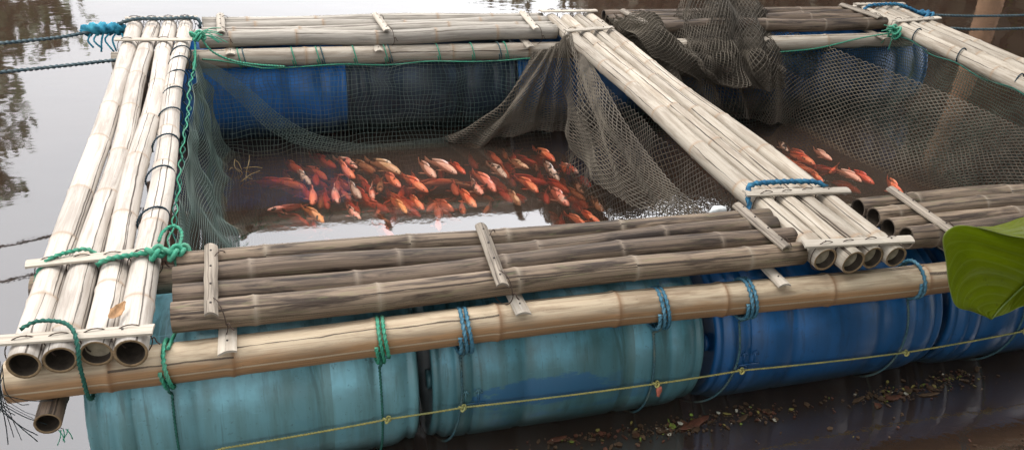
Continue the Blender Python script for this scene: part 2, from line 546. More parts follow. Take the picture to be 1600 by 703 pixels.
terrain('near_bank', np.linspace(-30, 30, 61), np.linspace(-16, -1.25, 22),
        lambda X, Y: WZ - 0.25 + np.clip((-1.5 - Y) * 0.55, -0.2, 0.75) + 0.05 * np.sin(X * 2.1) * np.cos(Y * 1.7), M['bank'])
terrain('far_bank', np.linspace(-60, 60, 61), np.linspace(15, 60, 24),
        lambda X, Y: WZ - 0.5 + np.clip((Y - 16 - 1.2 * np.sin(X * 0.35)) * 0.3, -0.2, 1.6) + 0.1 * np.sin(X * 1.3) * np.cos(Y * 0.9), M['bank'])

# ------------------------------------------------------------------ trees that stand round the pond (the water mirrors them; near-bank ones are added as shade)
def leaf_mat(name, col):
    m = NT(name)
    v = m.attr('fib', 'Vector')
    sx = m.n('ShaderNodeSeparateXYZ')
    m.set(sx.inputs[0], v)
    c = m.mix(sx.outputs[0], tuple(x * 0.6 for x in col), tuple(x * 1.4 for x in col))
    return m.pbr(c, 0.5, None, 0.4)

M['leaf_dark'] = leaf_mat('dark_foliage', (0.085, 0.13, 0.055))
M['leaf_brown'] = leaf_mat('brownish_foliage', (0.12, 0.108, 0.072))
M['leaf_olive'] = leaf_mat('olive_foliage', (0.105, 0.115, 0.040))
M['leaf_bright'] = leaf_mat('bright_foliage', (0.19, 0.28, 0.05))
M['bark'] = simple('bark', (0.13, 0.09, 0.06), 0.4, 0.9, 12, bump=0.6)
M['bark_tan'] = simple('tan_palm_bark', (0.42, 0.25, 0.15), 0.3, 0.9, 8, bump=0.5)

def tree(name, label, base, height, clumps, leafm, barkm, n=2600, ls=0.17, trunk_r=0.16, lean=(0, 0), cat='tree', group='trees around the pond'):
    t = thing(name, label, cat, group)
    b = np.array(base, float)
    top = b + np.array([lean[0], lean[1], height])
    P = cat_rom([b - [0, 0, 0.4], b + (top - b) * 0.3 + [0.1, 0.05, 0], b + (top - b) * 0.65 + [-0.08, 0.1, 0], top], 24)
    geos = [tube_geo(P, np.linspace(trunk_r, trunk_r * 0.3, 24), 8)]
    for c in clumps:
        cc = np.array(c[:3], float)
        s = P[min(22, int(random.uniform(8, 20)))]
        mid = (s + cc) / 2 + rng.normal(0, 0.15, 3)
        geos.append(tube_geo(cat_rom([s, mid, cc], 8), np.linspace(trunk_r * 0.35, 0.015, 8), 5))
    V, F = join(geos)
    make_mesh('trunk', V, F, barkm, t)
    tot = sum(c[3] * c[4] * c[5] for c in clumps)
    C, A = [], []
    for c in clumps:
        k = max(60, int(n * c[3] * c[4] * c[5] / tot))
        d = rng.normal(0, 1, (k, 3))
        d /= np.linalg.norm(d, axis=1)[:, None]
        rad = rng.uniform(0.25, 1.0, k) ** 0.6
        lump = 1 + 0.35 * np.sin(d[:, 0] * 5 + c[0]) * np.cos(d[:, 1] * 4 + c[1])
        C.append(np.array(c[:3]) + d * (rad * lump)[:, None] * np.array(c[3:6]))
    C = np.vstack(C)
    k = len(C)
    a = rng.normal(0, 1, (k, 3)); a[:, 2] -= 0.4
    a /= np.linalg.norm(a, axis=1)[:, None]
    w = np.cross(a, rng.normal(0, 1, (k, 3)))
    w /= np.linalg.norm(w, axis=1)[:, None]
    L = ls * rng.uniform(0.6, 1.4, k)[:, None]
    V = np.stack([C - a * L * 0.5, C + w * L * 0.26, C + a * L * 0.5, C - w * L * 0.26], 1).reshape(-1, 3)
    F = np.arange(4 * k).reshape(-1, 4)
    shade = np.repeat(rng.uniform(0, 1, k), 4)
    make_mesh('crown', V, F, leafm, t, uv=np.stack([shade, shade], 1), smooth=False)
    settle(t, tuple(b))
    return t

def blob_crown(cx, cy, cz, R, H, k, rs):
    out = []
    for i in range(k):
        a = random.uniform(0, 2 * PI)
        q = math.sqrt(random.random()) * R
        h = random.uniform(-H, H)
        s = rs * random.uniform(0.7, 1.25)
        out.append((cx + q * math.cos(a), cy + q * math.sin(a), cz + h, s, s, s * 0.75))
    return out


def TREES():
    G = 'trees around the pond'
    # far left: tall tree whose mirror image darkens the water at the upper left
    tree('pond_tree', 'tall leafy tree mirrored dark in the water left of the raft', (-4.7, 13.5, -0.3), 5.2,
         blob_crown(-4.75, 13.0, 3.6, 1.1, 1.6, 9, 0.7) + blob_crown(-4.35, 13.0, 1.3, 1.4, 1.2, 9, 0.75), M['leaf_dark'], M['bark'], 4200, 0.26)
    tree('pond_tree', 'broad dark tree on the far bank beyond the left mooring ropes', (-8.0, 15.5, 0.0), 6.0,
         blob_crown(-7.6, 15.0, 3.0, 2.3, 2.4, 18, 1.1), M['leaf_dark'], M['bark'], 6000, 0.36)
    # far right bank
    tree('pond_tree', 'olive tree mirrored behind the middle of the raft', (7.6, 17.5, -0.2), 3.4,
         blob_crown(7.8, 17.2, 1.6, 2.4, 1.2, 14, 0.9), M['leaf_olive'], M['bark'], 5200, 0.34)
    tree('pond_tree', 'broad brownish tree mirrored behind the brown net heap', (10.2, 15.5, 0.0), 6.0,
         blob_crown(10.0, 15.0, 3.0, 2.0, 2.6, 20, 1.3), M['leaf_brown'], M['bark'], 7000, 0.5)
    tree('pond_tree', 'tall brownish tree mirrored behind the right pen', (14.0, 13.5, 0.0), 8.0,
         blob_crown(13.4, 13.3, 4.4, 3.0, 4.0, 34, 1.5), M['leaf_brown'], M['bark'], 12000, 0.55)
    tree('pond_tree', 'tall dark tree beyond the right walkway', (17.0, 9.5, 0.0), 9.0,
         blob_crown(16.2, 9.3, 4.8, 3.0, 4.4, 34, 1.6), M['leaf_brown'], M['bark'], 12000, 0.55)
    tree('waterside_bush', 'bright green bush mirrored at the upper right corner', (14.0, 11.6, -0.2), 1.6,
         blob_crown(13.6, 10.9, 1.6, 1.5, 0.8, 16, 0.6), M['leaf_bright'], M['bark'], 6000, 0.22, 0.06, cat='bush')
    tree('palm_tree', 'tan palm trunk mirrored behind the right walkway', (10.6, 7.9, -0.5), 6.5,
         blob_crown(11.1, 8.2, 6.2, 1.4, 0.5, 7, 0.8), M['leaf_olive'], M['bark_tan'], 1600, 0.4, 0.2, (0.5, 0.3))
    # overhanging canopy on the right
    tree('shade_tree', 'big shade tree whose canopy darkens the water on the right', (12.5, 5.0, -0.3), 8.0,
         blob_crown(10.6, 5.6, 6.4, 2.8, 2.2, 28, 1.35) + blob_crown(9.2, 3.0, 6.4, 1.9, 1.5, 16, 1.2), M['leaf_dark'], M['bark'], 13000, 0.48, 0.26, (-1.2, 0))
    tree('shade_tree', 'unseen shade tree leaning over the near right bank, crown spread for shade', (6.4, -2.4, -0.1), 4.2,  # out of view; crown shaped to darken the front right water and drums
         blob_crown(4.3, -1.2, 3.4, 1.9, 0.5, 22, 0.85), M['leaf_dark'], M['bark'], 8000, 0.32, 0.16, (-0.8, 0.4))
    for (x, y, lab) in ((3.4, -3.0, 'leftmost'), (5.2, -3.2, 'middle one'), (7.0, -2.8, 'rightmost')):  # unseen bushes added to keep low light off the drum fronts
        tree('added_shade_bush', 'unseen dark bush added on the near bank for shade, %s of the three' % lab, (x, y, -0.1), 1.6,
             blob_crown(x, y, 1.0, 0.75, 0.8, 10, 0.55), M['leaf_dark'], M['bark'], 3000, 0.26, 0.05, cat='bush', group='unseen bushes added for shade')
    # unseen trees behind the camera, added to block the southern sky
    for (x, y, lab) in ((4.0, -6.8, 'left'), (8.0, -6.5, 'right')):
        tree('added_shade_tree', 'unseen leafy tree added on the near bank for shade, the %s of the two there' % lab, (x, y, -0.1), 5.0,
             blob_crown(x, y + 0.6, 3.6, 2.3, 2.0, 18, 1.15), M['leaf_dark'], M['bark'], 6000, 0.40)

TREES()

# ------------------------------------------------------------------ bamboo pieces
def pole(parent, a, b, r0, r1, mat, open_a=True, open_b=True, name='pole', bend=0.012, septum=None, rim='cut', ns=22, gap=(0.32, 0.48)):
    a = np.array(a, float); b = np.array(b, float)
    L = np.linalg.norm(b - a)
    T = (b - a) / L
    U = np.array([0, 0, 1.0]) - T * T[2]
    U /= np.linalg.norm(U)
    W = np.cross(T, U)
    # joints
    nodes, s = [], random.uniform(0.08, 0.3)
    while s < L - 0.05:
        nodes.append(s)
        s += random.uniform(*gap)
    stations = [0.0, L]
    for q in nodes:
        stations += [q - 0.022, q - 0.010, q - 0.004, q, q + 0.004, q + 0.010, q + 0.022]
    stations += list(np.arange(0.06, L, 0.09))
    st = np.array(sorted(x for x in set(np.round(stations, 4)) if 0 <= x <= L))
    ph1, ph2 = random.uniform(0, 6), random.uniform(0, 6)
    k1, k2 = random.uniform(0.7, 1.5), random.uniform(0.7, 1.6)
    edge = np.sin(PI * st / L)
    offU = bend * 0.5 * np.sin(k1 * 2 * PI * st / L + ph1) * edge
    offW = bend * np.sin(k2 * 2 * PI * st / L + ph2) * edge
    # slight kink at every joint
    kn = np.zeros_like(st)
    for q in nodes:
        kn += random.uniform(-0.0016, 0.0016) * np.clip(1 - np.abs(st - q) / 0.2, 0, 1)
    offW += kn
    ctr = a + st[:, None] * T + offU[:, None] * U + offW[:, None] * W
    r0, r1 = r0 * random.uniform(0.95, 1.02), r1 * random.uniform(0.94, 1.04)
    rad = r0 + (r1 - r0) * st / L
    nodev = np.zeros_like(st)
    seg = np.zeros_like(st)
    for q in nodes:
        d = np.abs(st - q)
        rad = rad * (1 + 0.07 * np.exp(-(d / 0.011) ** 2) - 0.03 * np.exp(-((st - q - 0.006) / 0.003) ** 2))
        nodev = np.maximum(nodev, np.exp(-((st - q - 0.004) / 0.0075) ** 2))
        seg += (st > q)
    th = np.arange(ns) / ns * 2 * PI
    oval = 1 + 0.025 * np.cos(2 * (th + ph1)) + 0.012 * np.cos(3 * th + ph2)
    dirs = np.sin(th)[:, None] * U + np.cos(th)[:, None] * W        # angle 0.25 turn = top
    V = ctr[:, None] + (rad[:, None] * oval[None, :])[..., None] * dirs[None]
    nr = len(st)
    V = list(V.reshape(-1, 3))
    F = [list(f) for f in ring_faces(nr, ns)]
    MI = [0] * len(F)
    uvu = list(np.tile(th / (2 * PI), nr)); uvv = list(np.repeat(st, ns)); uvs = list(np.repeat(seg, ns)); nv = list(np.repeat(nodev, ns))
    def cap(first, open_, inward, sept):
        base = 0 if first else (nr - 1) * ns
        c = ctr[0] if first else ctr[-1]
        r = rad[0] if first else rad[-1]
        idx = [base + k for k in range(ns)]
        prev = idx
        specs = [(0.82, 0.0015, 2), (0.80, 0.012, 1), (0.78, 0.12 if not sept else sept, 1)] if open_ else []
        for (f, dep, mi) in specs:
            new = []
            for k in range(ns):
                new.append(len(V))
                V.append(c + dirs[k] * r * f * oval[k] + inward * dep)
                uvu.append(th[k] / (2 * PI)); uvv.append(0.0); uvs.append(0.0); nv.append(0.0)
            for k in range(ns):
                q = [prev[k], prev[(k + 1) % ns], new[(k + 1) % ns], new[k]]
                F.append(q[::-1] if first else q)
                MI.append(mi)
            prev = new
        F.append(prev[::-1] if first else prev)
        MI.append(3 if (open_ and sept) else (1 if open_ else 2))
    sa = septum if isinstance(septum, (int, float)) else None
    cap(True, open_a, T, sa)
    cap(False, open_b, -T, sa)
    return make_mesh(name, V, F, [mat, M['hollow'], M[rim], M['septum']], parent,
                     uv=np.stack([uvu, uvv, uvs], 1), node=nv, midx=MI)

def slat(parent, a, b, width, mat, arch=0.010, thick=0.006, name='cross_slat', nails=(), upv=(0, 0, 1), roll=0.0):
    """split cane: a strip with an arched section"""
    a = np.array(a, float); b = np.array(b, float)
    L = np.linalg.norm(b - a)
    T = (b - a) / L
    U = np.array(upv, float) - T * (np.array(upv, float) @ T)
    U /= np.linalg.norm(U)
    W = np.cross(T, U)
    U, W = math.cos(roll) * U + math.sin(roll) * W, math.cos(roll) * W - math.sin(roll) * U
    n = 9
    w = np.linspace(-0.5, 0.5, n) * width
    arc = arch * (1 - (2 * w / width) ** 2)
    m = max(6, int(L / 0.05))
    st = np.linspace(0, L, m)
    V, uv = [], []
    j = np.array([random.uniform(-1, 1) for _ in range(m)]) * 0.0012
    skew = random.uniform(-0.006, 0.006)
    for i, s in enumerate(st):
        ww = 1 + 0.03 * math.sin(s * 9 + a[0] * 7)
        for k in range(n):
            e = skew * w[k] / width * 2 if i in (0, m - 1) else 0
            V.append(a + T * (s + e) + W * (w[k] * ww + j[i]) + U * (arc[k] + thick + j[i]))
            uv.append((0.12 + 0.26 * k / (n - 1), s, int(s / 0.3)))
        for k in range(n):
            e = skew * w[k] / width * 2 if i in (0, m - 1) else 0
            V.append(a + T * (s + e) + W * (w[k] * ww + j[i]) + U * (arc[k] * 0.85 + j[i]))
            uv.append((0.62 + 0.26 * k / (n - 1), s, int(s / 0.3)))
    F = []
    for i in range(m - 1):
        p, q = i * 2 * n, (i + 1) * 2 * n
        for k in range(n - 1):
            F.append([p + k, p + k + 1, q + k + 1, q + k])
            F.append([p + n + k, q + n + k, q + n + k + 1, p + n + k + 1])
        F.append([p, q, q + n, p + n])
        F.append([p + n - 1, p + 2 * n - 1, q + 2 * n - 1, q + n - 1])
    e = (m - 1) * 2 * n
    for k in range(n - 1):
        F.append([k, n + k, n + k + 1, k + 1])
        F.append([e + k, e + k + 1, e + n + k + 1, e + n + k])
    F = [f[::-1] for f in F] if np.dot(np.cross(W, T), U) > 0 else F
    o = make_mesh(name, V, F, [mat], parent, uv=uv, node=np.zeros(len(V)), smooth=False)
    for s in nails:
        p = a + T * (L * s) + U * (arch + thick)
        Vn, Fn = tube_geo(np.array([p - U * 0.003, p + U * 0.0025]), 0.0032, 6)
        make_mesh('nail', Vn, Fn, M['nail'], o)
    return o

def loop_geo(c, axis, ru, rv, r, tilt=0.0, wind=1.0, upv=(0, 0, 1), n=28, jit=0.0):
    axis = np.array(axis, float); axis /= np.linalg.norm(axis)
    U = np.array(upv, float) - axis * (np.array(upv, float) @ axis)
    U /= np.linalg.norm(U)
    W = np.cross(axis, U)
    t = np.linspace(0, 2 * PI * wind, int(n * wind))
    P = np.array(c) + np.cos(t)[:, None] * W * ru + np.sin(t)[:, None] * U * rv + (np.cos(t) * tilt + t / (2 * PI) * r * 2.2)[:, None] * axis
    if jit:
        P = P + rng.normal(0, jit, P.shape)
    return P

def wire_tie(parent, c, axis, ru, rv, tilt=0.012, r=0.0017):
    P = loop_geo(c, axis, ru, rv, r, tilt, 1.0)
    V, F = tube_geo(P, r, 5)
    # a twisted tail
    e = P[0]
    g2 = tube_geo(cat_rom([e, e + [0.008, -0.006, 0.008], e + [0.012, -0.010, -0.004], e + [0.02, -0.012, -0.012]], 8), r * 1.2, 5)
    V, F = join([(V, F), g2])
    return make_mesh('wire_tie', V, F, M['wire'], parent)

# ------------------------------------------------------------------ drums
def drum(label, x0, yc, zc, mat, group, R=0.29, L=0.945, marks=False, spin=0.0):
    t = thing('plastic_drum', label, 'drum', group)
    prof = [(0.012, 0.02), (0.012, 0.235), (0.004, 0.245), (0.0, 0.262), (0.004, 0.272), (0.018, 0.276), (0.026, 0.268), (0.034, 0.272),
            (0.048, 0.284), (0.062, 0.288), (0.070, 0.284), (0.078, 0.284), (0.086, 0.289), (0.12, 0.290), (0.124, 0.2835), (0.134, 0.2835), (0.139, 0.290),
            (0.285, 0.290), (0.29, 0.2865), (0.318, 0.2865), (0.323, 0.290), (0.47, 0.2915), (0.632, 0.2905), (0.638, 0.2865), (0.674, 0.2865), (0.680, 0.2905),
            (0.80, 0.290), (0.805, 0.2865), (0.818, 0.2865), (0.824, 0.290), (0.862, 0.289), (0.885, 0.284), (0.900, 0.276), (0.908, 0.270), (0.916, 0.268),
            (0.925, 0.275), (0.938, 0.274), (0.945, 0.264), (0.942, 0.246), (0.93, 0.235), (0.93, 0.02)]
    ns = 64
    th = np.arange(ns) / ns * 2 * PI
    V = []
    for (x, r) in prof:
        rr = r * R / 0.291 * (1 + 0.004 * np.sin(3 * th + x * 5 + x0) * (r > 0.28))
        V += [(x0 + x * L / 0.945, yc + q * math.cos(a), zc + q * math.sin(a)) for a, q in zip(th, rr)]
    F = [list(f)[::-1] for f in ring_faces(len(prof), ns)]
    F.append(list(range(ns)))
    F.append([(len(prof) - 1) * ns + k for k in range(ns)][::-1])
    org = Vector((x0, yc, zc))
    body = make_mesh('drum_body', [tuple(Vector(v) - org) for v in V], F, mat, t)
    # two screw bungs on the head
    for s in (-1, 1):
        P = np.array([(0.012, s * 0.17, 0.03), (-0.004, s * 0.17, 0.03)])
        make_mesh('bung', *tube_geo(P, 0.032, 12), mat, t)
    if marks:      # embossed pair of arrows with a bar
        g = []
        for k in (0, 1):
            bx = 0.10 + k * 0.042
            for (p, q) in (((bx, 0.0), (bx, 0.042)), ((bx - 0.011, 0.030), (bx, 0.044)), ((bx + 0.011, 0.030), (bx, 0.044))):
                pts = []
                for f in (0, 1):
                    xx = p[0] + (q[0] - p[0]) * f
                    hh = p[1] + (q[1] - p[1]) * f
                    a = PI + math.radians(-3) - hh / R
                    pts.append((xx, R * 1.0 * math.cos(a), R * 1.0 * math.sin(a)))
                g.append(tube_geo(np.array(pts), 0.0036, 5))
        a = PI + math.radians(-3) + 0.008 / R
        g.append(tube_geo(np.array([(0.08, R * math.cos(a), R * math.sin(a)), (0.162, R * math.cos(a), R * math.sin(a))]), 0.0036, 5))
        make_mesh('embossed_arrows', *join(g), mat, t)
    t.location = org
    t.rotation_euler = (spin, 0, 0)
    return t

FY, FZ, DR = 0.23, -0.257, 0.29
GF = 'plastic drums floating under the front edge'
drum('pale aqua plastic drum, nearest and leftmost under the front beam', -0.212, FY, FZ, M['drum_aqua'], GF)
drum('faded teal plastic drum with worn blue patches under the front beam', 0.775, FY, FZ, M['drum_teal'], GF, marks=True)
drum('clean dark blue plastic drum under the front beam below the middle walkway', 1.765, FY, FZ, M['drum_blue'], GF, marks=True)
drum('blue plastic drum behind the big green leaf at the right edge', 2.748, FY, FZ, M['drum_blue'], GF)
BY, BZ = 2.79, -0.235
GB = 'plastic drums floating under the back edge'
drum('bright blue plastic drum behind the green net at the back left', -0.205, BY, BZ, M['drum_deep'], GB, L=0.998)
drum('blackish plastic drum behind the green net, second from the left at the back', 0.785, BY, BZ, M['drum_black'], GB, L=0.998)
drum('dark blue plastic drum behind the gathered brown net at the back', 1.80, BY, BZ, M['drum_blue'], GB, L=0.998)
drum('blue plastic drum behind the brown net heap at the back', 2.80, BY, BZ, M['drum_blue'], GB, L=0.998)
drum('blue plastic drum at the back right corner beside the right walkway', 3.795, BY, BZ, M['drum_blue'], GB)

# ------------------------------------------------------------------ long beams
def single_pole(name, label, a, b, r0, r1, mat, group=None, **kw):
    o = pole(None, a, b, r0, r1, mat, name=name, **kw)
    return tag(o, label, 'bamboo pole', group)

# the long front beam sags a little towards the right: three slightly overlapping control heights in its bend
fb = single_pole('bamboo_beam', 'thick tan bamboo beam lying along the front edge on top of the drums', (-0.375, 0, 0.008), (3.9, 0, -0.012), 0.060, 0.053, M['beam'], 'long beams', bend=0.014, gap=(0.30, 0.42), rim='cut')
single_pole('bamboo_beam', 'brown bamboo beam half hidden under the front deck', (-0.40, 0.455, -0.01), (3.9, 0.455, -0.01), 0.052, 0.048, M['weathered'], 'long beams')
single_pole('bamboo_beam', 'ivory bamboo beam along the inner back edge carrying the green net', (-0.40, 2.555, 0.022), (4.55, 2.555, 0.020), 0.050, 0.046, M['ivory'], 'long beams')
single_pole('bamboo_beam', 'bamboo beam along the outer back edge behind the back deck', (-0.40, 3.0, 0.0), (4.75, 3.0, 0.0), 0.046, 0.044, M['grey_white'], 'long beams')
single_pole('bamboo_pole', 'small dark bamboo pole sticking out below the front left corner', (-0.282, -0.085, -0.083), (-0.25, 2.9, -0.09), 0.036, 0.034, M['weathered_dark'], None, rim='cut')

# ------------------------------------------------------------------ walkways
def walkway(label, xs_front, xs_back, y0s, y1, z, rf, rb, mat, slats, smat, septa=(), zoff=None, rims='cut', group='bamboo walkways'):
    t = thing('bamboo_walkway', label, 'walkway', group)
    for k, (xf, xb) in enumerate(zip(xs_front, xs_back)):
        dz = zoff[k] if zoff else 0
        pole(t, (xf, y0s[k], z + dz), (xb, y1 + random.uniform(-0.02, 0.02), z + dz), rf[k], rb, mat, septum=0.03 if k in septa else None, rim=rims)
    for (xa, ya, xb, yb, w, ties) in slats:
        zs = z + max(rf) + 0.0005
        slat(t, (xa, ya, zs), (xb, yb, zs), w, smat, arch=0.004, thick=0.007, nails=(0.2, 0.8) if ties else ())
        for k in ties:
            f = (ya + yb) / 2
            q = max(0.0, min(1.0, (f - y0s[k]) / (y1 - y0s[k])))
            cx = xs_front[k] + (xs_back[k] - xs_front[k]) * q
            wire_tie(t, (cx, f, z + 0.006), (0.25, 1, 0), rf[k] + 0.003, rf[k] + 0.0125, 0.016)
    settle(t, ((xs_front[0] + xs_front[-1]) / 2, y0s[0], z - max(rf)))
    return t

ZW = 0.110
walkway('bleached white bamboo walkway of four poles along the left side', (-0.303, -0.219, -0.134, -0.049), (-0.306, -0.218, -0.132, -0.048), (-0.075, -0.07, -0.06, -0.075), 2.90, ZW,
        (0.0435, 0.0425, 0.043, 0.0435), 0.0395, M['bleached'],
        [(-0.372, -0.02, 0.012, -0.045, 0.042, (0, 1, 2, 3)), (-0.368, 0.352, 0.010, 0.366, 0.040, (0, 1, 2, 3)), (-0.362, 2.50, 0.008, 2.47, 0.040, (0, 2)), (-0.352, 2.87, 0.02, 2.87, 0.040, (0, 1, 2, 3))], M['slat_pale'], septa=(2,))
walkway('bleached bamboo walkway of four poles crossing the middle between the two pens', (2.135, 2.222, 2.312, 2.398), (2.078, 2.166, 2.252, 2.338), (0.0, -0.035, -0.02, -0.03), 2.88, ZW + 0.004,
        (0.045, 0.043, 0.044, 0.0415), 0.0405, M['ivory'],
        [(2.055, 0.035, 2.47, -0.002, 0.044, (0, 1, 2, 3)), (2.045, 0.412, 2.475, 0.372, 0.044, (0, 1, 2, 3)), (2.035, 2.455, 2.345, 2.50, 0.042, (0, 3)), (2.01, 2.865, 2.375, 2.855, 0.040, (0, 1, 2, 3))], M['slat_pale'], septa=(0, 1, 2, 3))
walkway('bleached bamboo walkway of four poles at the right edge', (4.405, 4.492, 4.58, 4.668), (4.40, 4.49, 4.575, 4.66), (-0.05, -0.07, -0.06, -0.05), 2.97, ZW,
        (0.044, 0.043, 0.044, 0.043), 0.042, M['ivory'],
        [(4.34, 2.93, 4.74, 2.93, 0.042, (0, 1, 2, 3)), (4.35, 2.52, 4.75, 2.58, 0.046, (0, 1, 2, 3)), (4.34, 0.38, 4.74, 0.38, 0.042, (1, 3))], M['slat_pale'])

# ------------------------------------------------------------------ decks of lashed poles along the front and the back
def deck(label, rows, mats, upper, lower, smat_u, smat_l, z=0.112, group='bamboo decks', rim='cut_dark', lean=1):
    t = thing('bamboo_deck', label, 'deck', group)
    for k, (xa, ya, xb, yb, r) in enumerate(rows):
        pole(t, (xa, ya, z + random.uniform(-0.004, 0.004)), (xb, yb, z + random.uniform(-0.004, 0.004)), r, r * 0.94, mats[k % len(mats)], rim=rim, bend=0.016, septum=0.05 if k % 2 else None)
    for (xa, ya, xb, yb, w) in upper:
        s = slat(t, (xa, ya, z + 0.0435), (xb, yb, z + 0.0435), w, smat_u, arch=0.011, thick=0.006, nails=(0.12, 0.36, 0.62, 0.88))
        c = (xb + 0.012, yb + 0.055 * lean, z + 0.004)
        wire_tie(t, c, (1, 0.2, 0), 0.049, 0.058, 0.014)
        wire_tie(t, (xa + 0.02, ya - 0.06 * lean, z + 0.004), (1, -0.3, 0), 0.047, 0.056, -0.012)
    for (xa, ya, xb, yb, w) in lower:
        slat(t, (xa, ya, 0.0605), (xb, yb, 0.0605), w, smat_l, arch=0.008, thick=0.006, nails=(0.9,))
    settle(t, ((rows[0][0] + rows[0][2]) / 2, rows[-1][1], z - 0.045))
    return t

deck('grey brown weathered bamboo deck of four poles along the front of the left pen',
     [(0.047, 0.345, 2.10, 0.292, 0.040), (0.040, 0.254, 2.11, 0.236, 0.042), (0.045, 0.166, 2.10, 0.152, 0.042), (0.046, 0.066, 2.075, 0.058, 0.0445)],
     [M['weathered'], M['weathered_dark'], M['weathered_dark'], M['weathered']],
     [(0.148, 0.36, 0.156, -0.012, 0.038), (1.008, 0.345, 0.985, -0.018, 0.038), (1.972, 0.335, 1.99, 0.025, 0.042)],
     [(0.19, 0.40, 0.19, -0.066, 0.052), (1.045, 0.40, 1.05, -0.045, 0.050), (1.955, 0.40, 1.955, -0.055, 0.048)], M['slat_grey'], M['slat_pale'])
deck('grey brown weathered bamboo deck of four poles along the front of the right pen',
     [(2.49, 0.312, 4.42, 0.315, 0.042), (2.50, 0.235, 4.42, 0.24, 0.040), (2.51, 0.160, 4.42, 0.165, 0.042), (2.525, 0.080, 4.42, 0.085, 0.043)],
     [M['weathered'], M['weathered'], M['weathered'], M['weathered_dark']],
     [(2.66, 0.36, 2.665, 0.02, 0.042), (3.5, 0.36, 3.5, 0.02, 0.04)],
     [(2.70, 0.40, 2.71, -0.055, 0.05), (3.55, 0.40, 3.55, -0.05, 0.05)], M['slat_grey'], M['slat_grey'])
deck('pale bamboo deck of four poles along the back of the left pen',
     [(0.04, 2.88, 2.03, 2.88, 0.041), (0.05, 2.79, 2.03, 2.79, 0.041), (0.045, 2.70, 2.03, 2.70, 0.042), (0.03, 2.607, 2.03, 2.605, 0.043)],
     [M['grey_white']],
     [(0.137, 2.90, 0.146, 2.565, 0.042), (1.0, 2.86, 1.022, 2.53, 0.042), (1.895, 2.86, 1.878, 2.50, 0.042)],
     [(0.185, 2.95, 0.185, 2.49, 0.050), (0.967, 2.95, 0.967, 2.47, 0.050), (1.84, 2.95, 1.84, 2.47, 0.050)], M['slat_pale'], M['slat_pale'], lean=1)
deck('dark weathered bamboo deck of four poles along the back of the right pen',
     [(2.45, 2.90, 4.36, 2.90, 0.041), (2.44, 2.81, 4.36, 2.81, 0.041), (2.45, 2.73, 4.36, 2.73, 0.042), (2.44, 2.64, 4.37, 2.63, 0.044)],
     [M['weathered_dark']],
     [(2.56, 2.86, 2.60, 2.55, 0.055), (4.22, 2.92, 4.30, 2.60, 0.060)],
     [(3.4, 2.95, 3.4, 2.47, 0.05), (4.24, 2.95, 4.26, 2.44, 0.055)], M['slat_grey'], M['slat_grey'])

# ------------------------------------------------------------------ drum lashings: coil round the front beam, then down over the drum
def lashing(label, x, mat, rmat_low, r=0.0075, turns=2.2, lean=0.0, group='rope lashings on the front beam'):
    t = thing('rope_lashing', label, 'rope', group)
    n = int(40 * turns)
    a = np.linspace(PI * 0.9, PI * 0.9 + 2 * PI * turns, n)
    R = 0.0605 + r * 0.9
    P = np.stack([x + np.linspace(0, 2.1 * r * turns, n), R * np.cos(a), 0.004 - 0.006 * x + R * np.sin(a)], 1)
    P = P + np.stack([0.004 * np.sin(a * 2), 0 * a, 0 * a], 1)
    rope('coil', P, r, mat, t)
    q = np.linspace(math.radians(146), math.radians(262), 46)
    rr = DR + 0.004 + r * 0.6
    xs = x + 0.012 + lean * np.clip((q - 2.9) / 1.5, 0, 1) ** 1.3
    D = np.stack([xs, FY + rr * np.cos(q), FZ + rr * np.sin(q)], 1)
    st = np.array([[x + 0.01, -0.060, 0.0], [x + 0.012, -0.063, -0.045]])
    rope('drum_strap', np.vstack([st, D]), r * 0.62, rmat_low, t)
    settle(t, (x, 0, 0))
    return t

lashing('green rope lashing round the front beam beside the left walkway', 0.012, M['rope_green'], M['rope_dark_green'], 0.0072, 1.6)
lashing('bright green rope lashing round the front beam above the aqua drum', 0.60, M['rope_green'], M['rope_dark_green'], 0.0072, 2.1)
lashing('blue rope lashing round the front beam above the gap between aqua and teal drums', 0.85, M['rope_blue'], M['rope_dull'], 0.0078, 2.3, -0.05)
lashing('blue rope lashing round the front beam above the right end of the teal drum', 1.505, M['rope_blue'], M['rope_dull'], 0.0078, 2.3)
lashing('blue rope lashing round the front beam left of the middle walkway', 1.825, M['rope_blue'], M['rope_dull'], 0.0078, 2.3, -0.09)
lashing('blue rope lashing round the front beam right of the middle walkway', 2.515, M['rope_blue'], M['rope_dull'], 0.008, 1.7, -0.05)
lashing('rope lashing round the front beam behind the big leaf', 3.05, M['rope_blue'], M['rope_dull'], 0.008, 1.7, -0.06)

def knot_geo(c, r, s=0.016):
    c = np.array(c)
    t = np.linspace(0, 2 * PI, 30)
    P = c + s * np.stack([(np.sin(t) + 2 * np.sin(2 * t)) * 0.33, (np.cos(t) - 2 * np.cos(2 * t)) * 0.33, -np.sin(3 * t) * 0.5], 1)
    return tube_geo(P, r, 6)

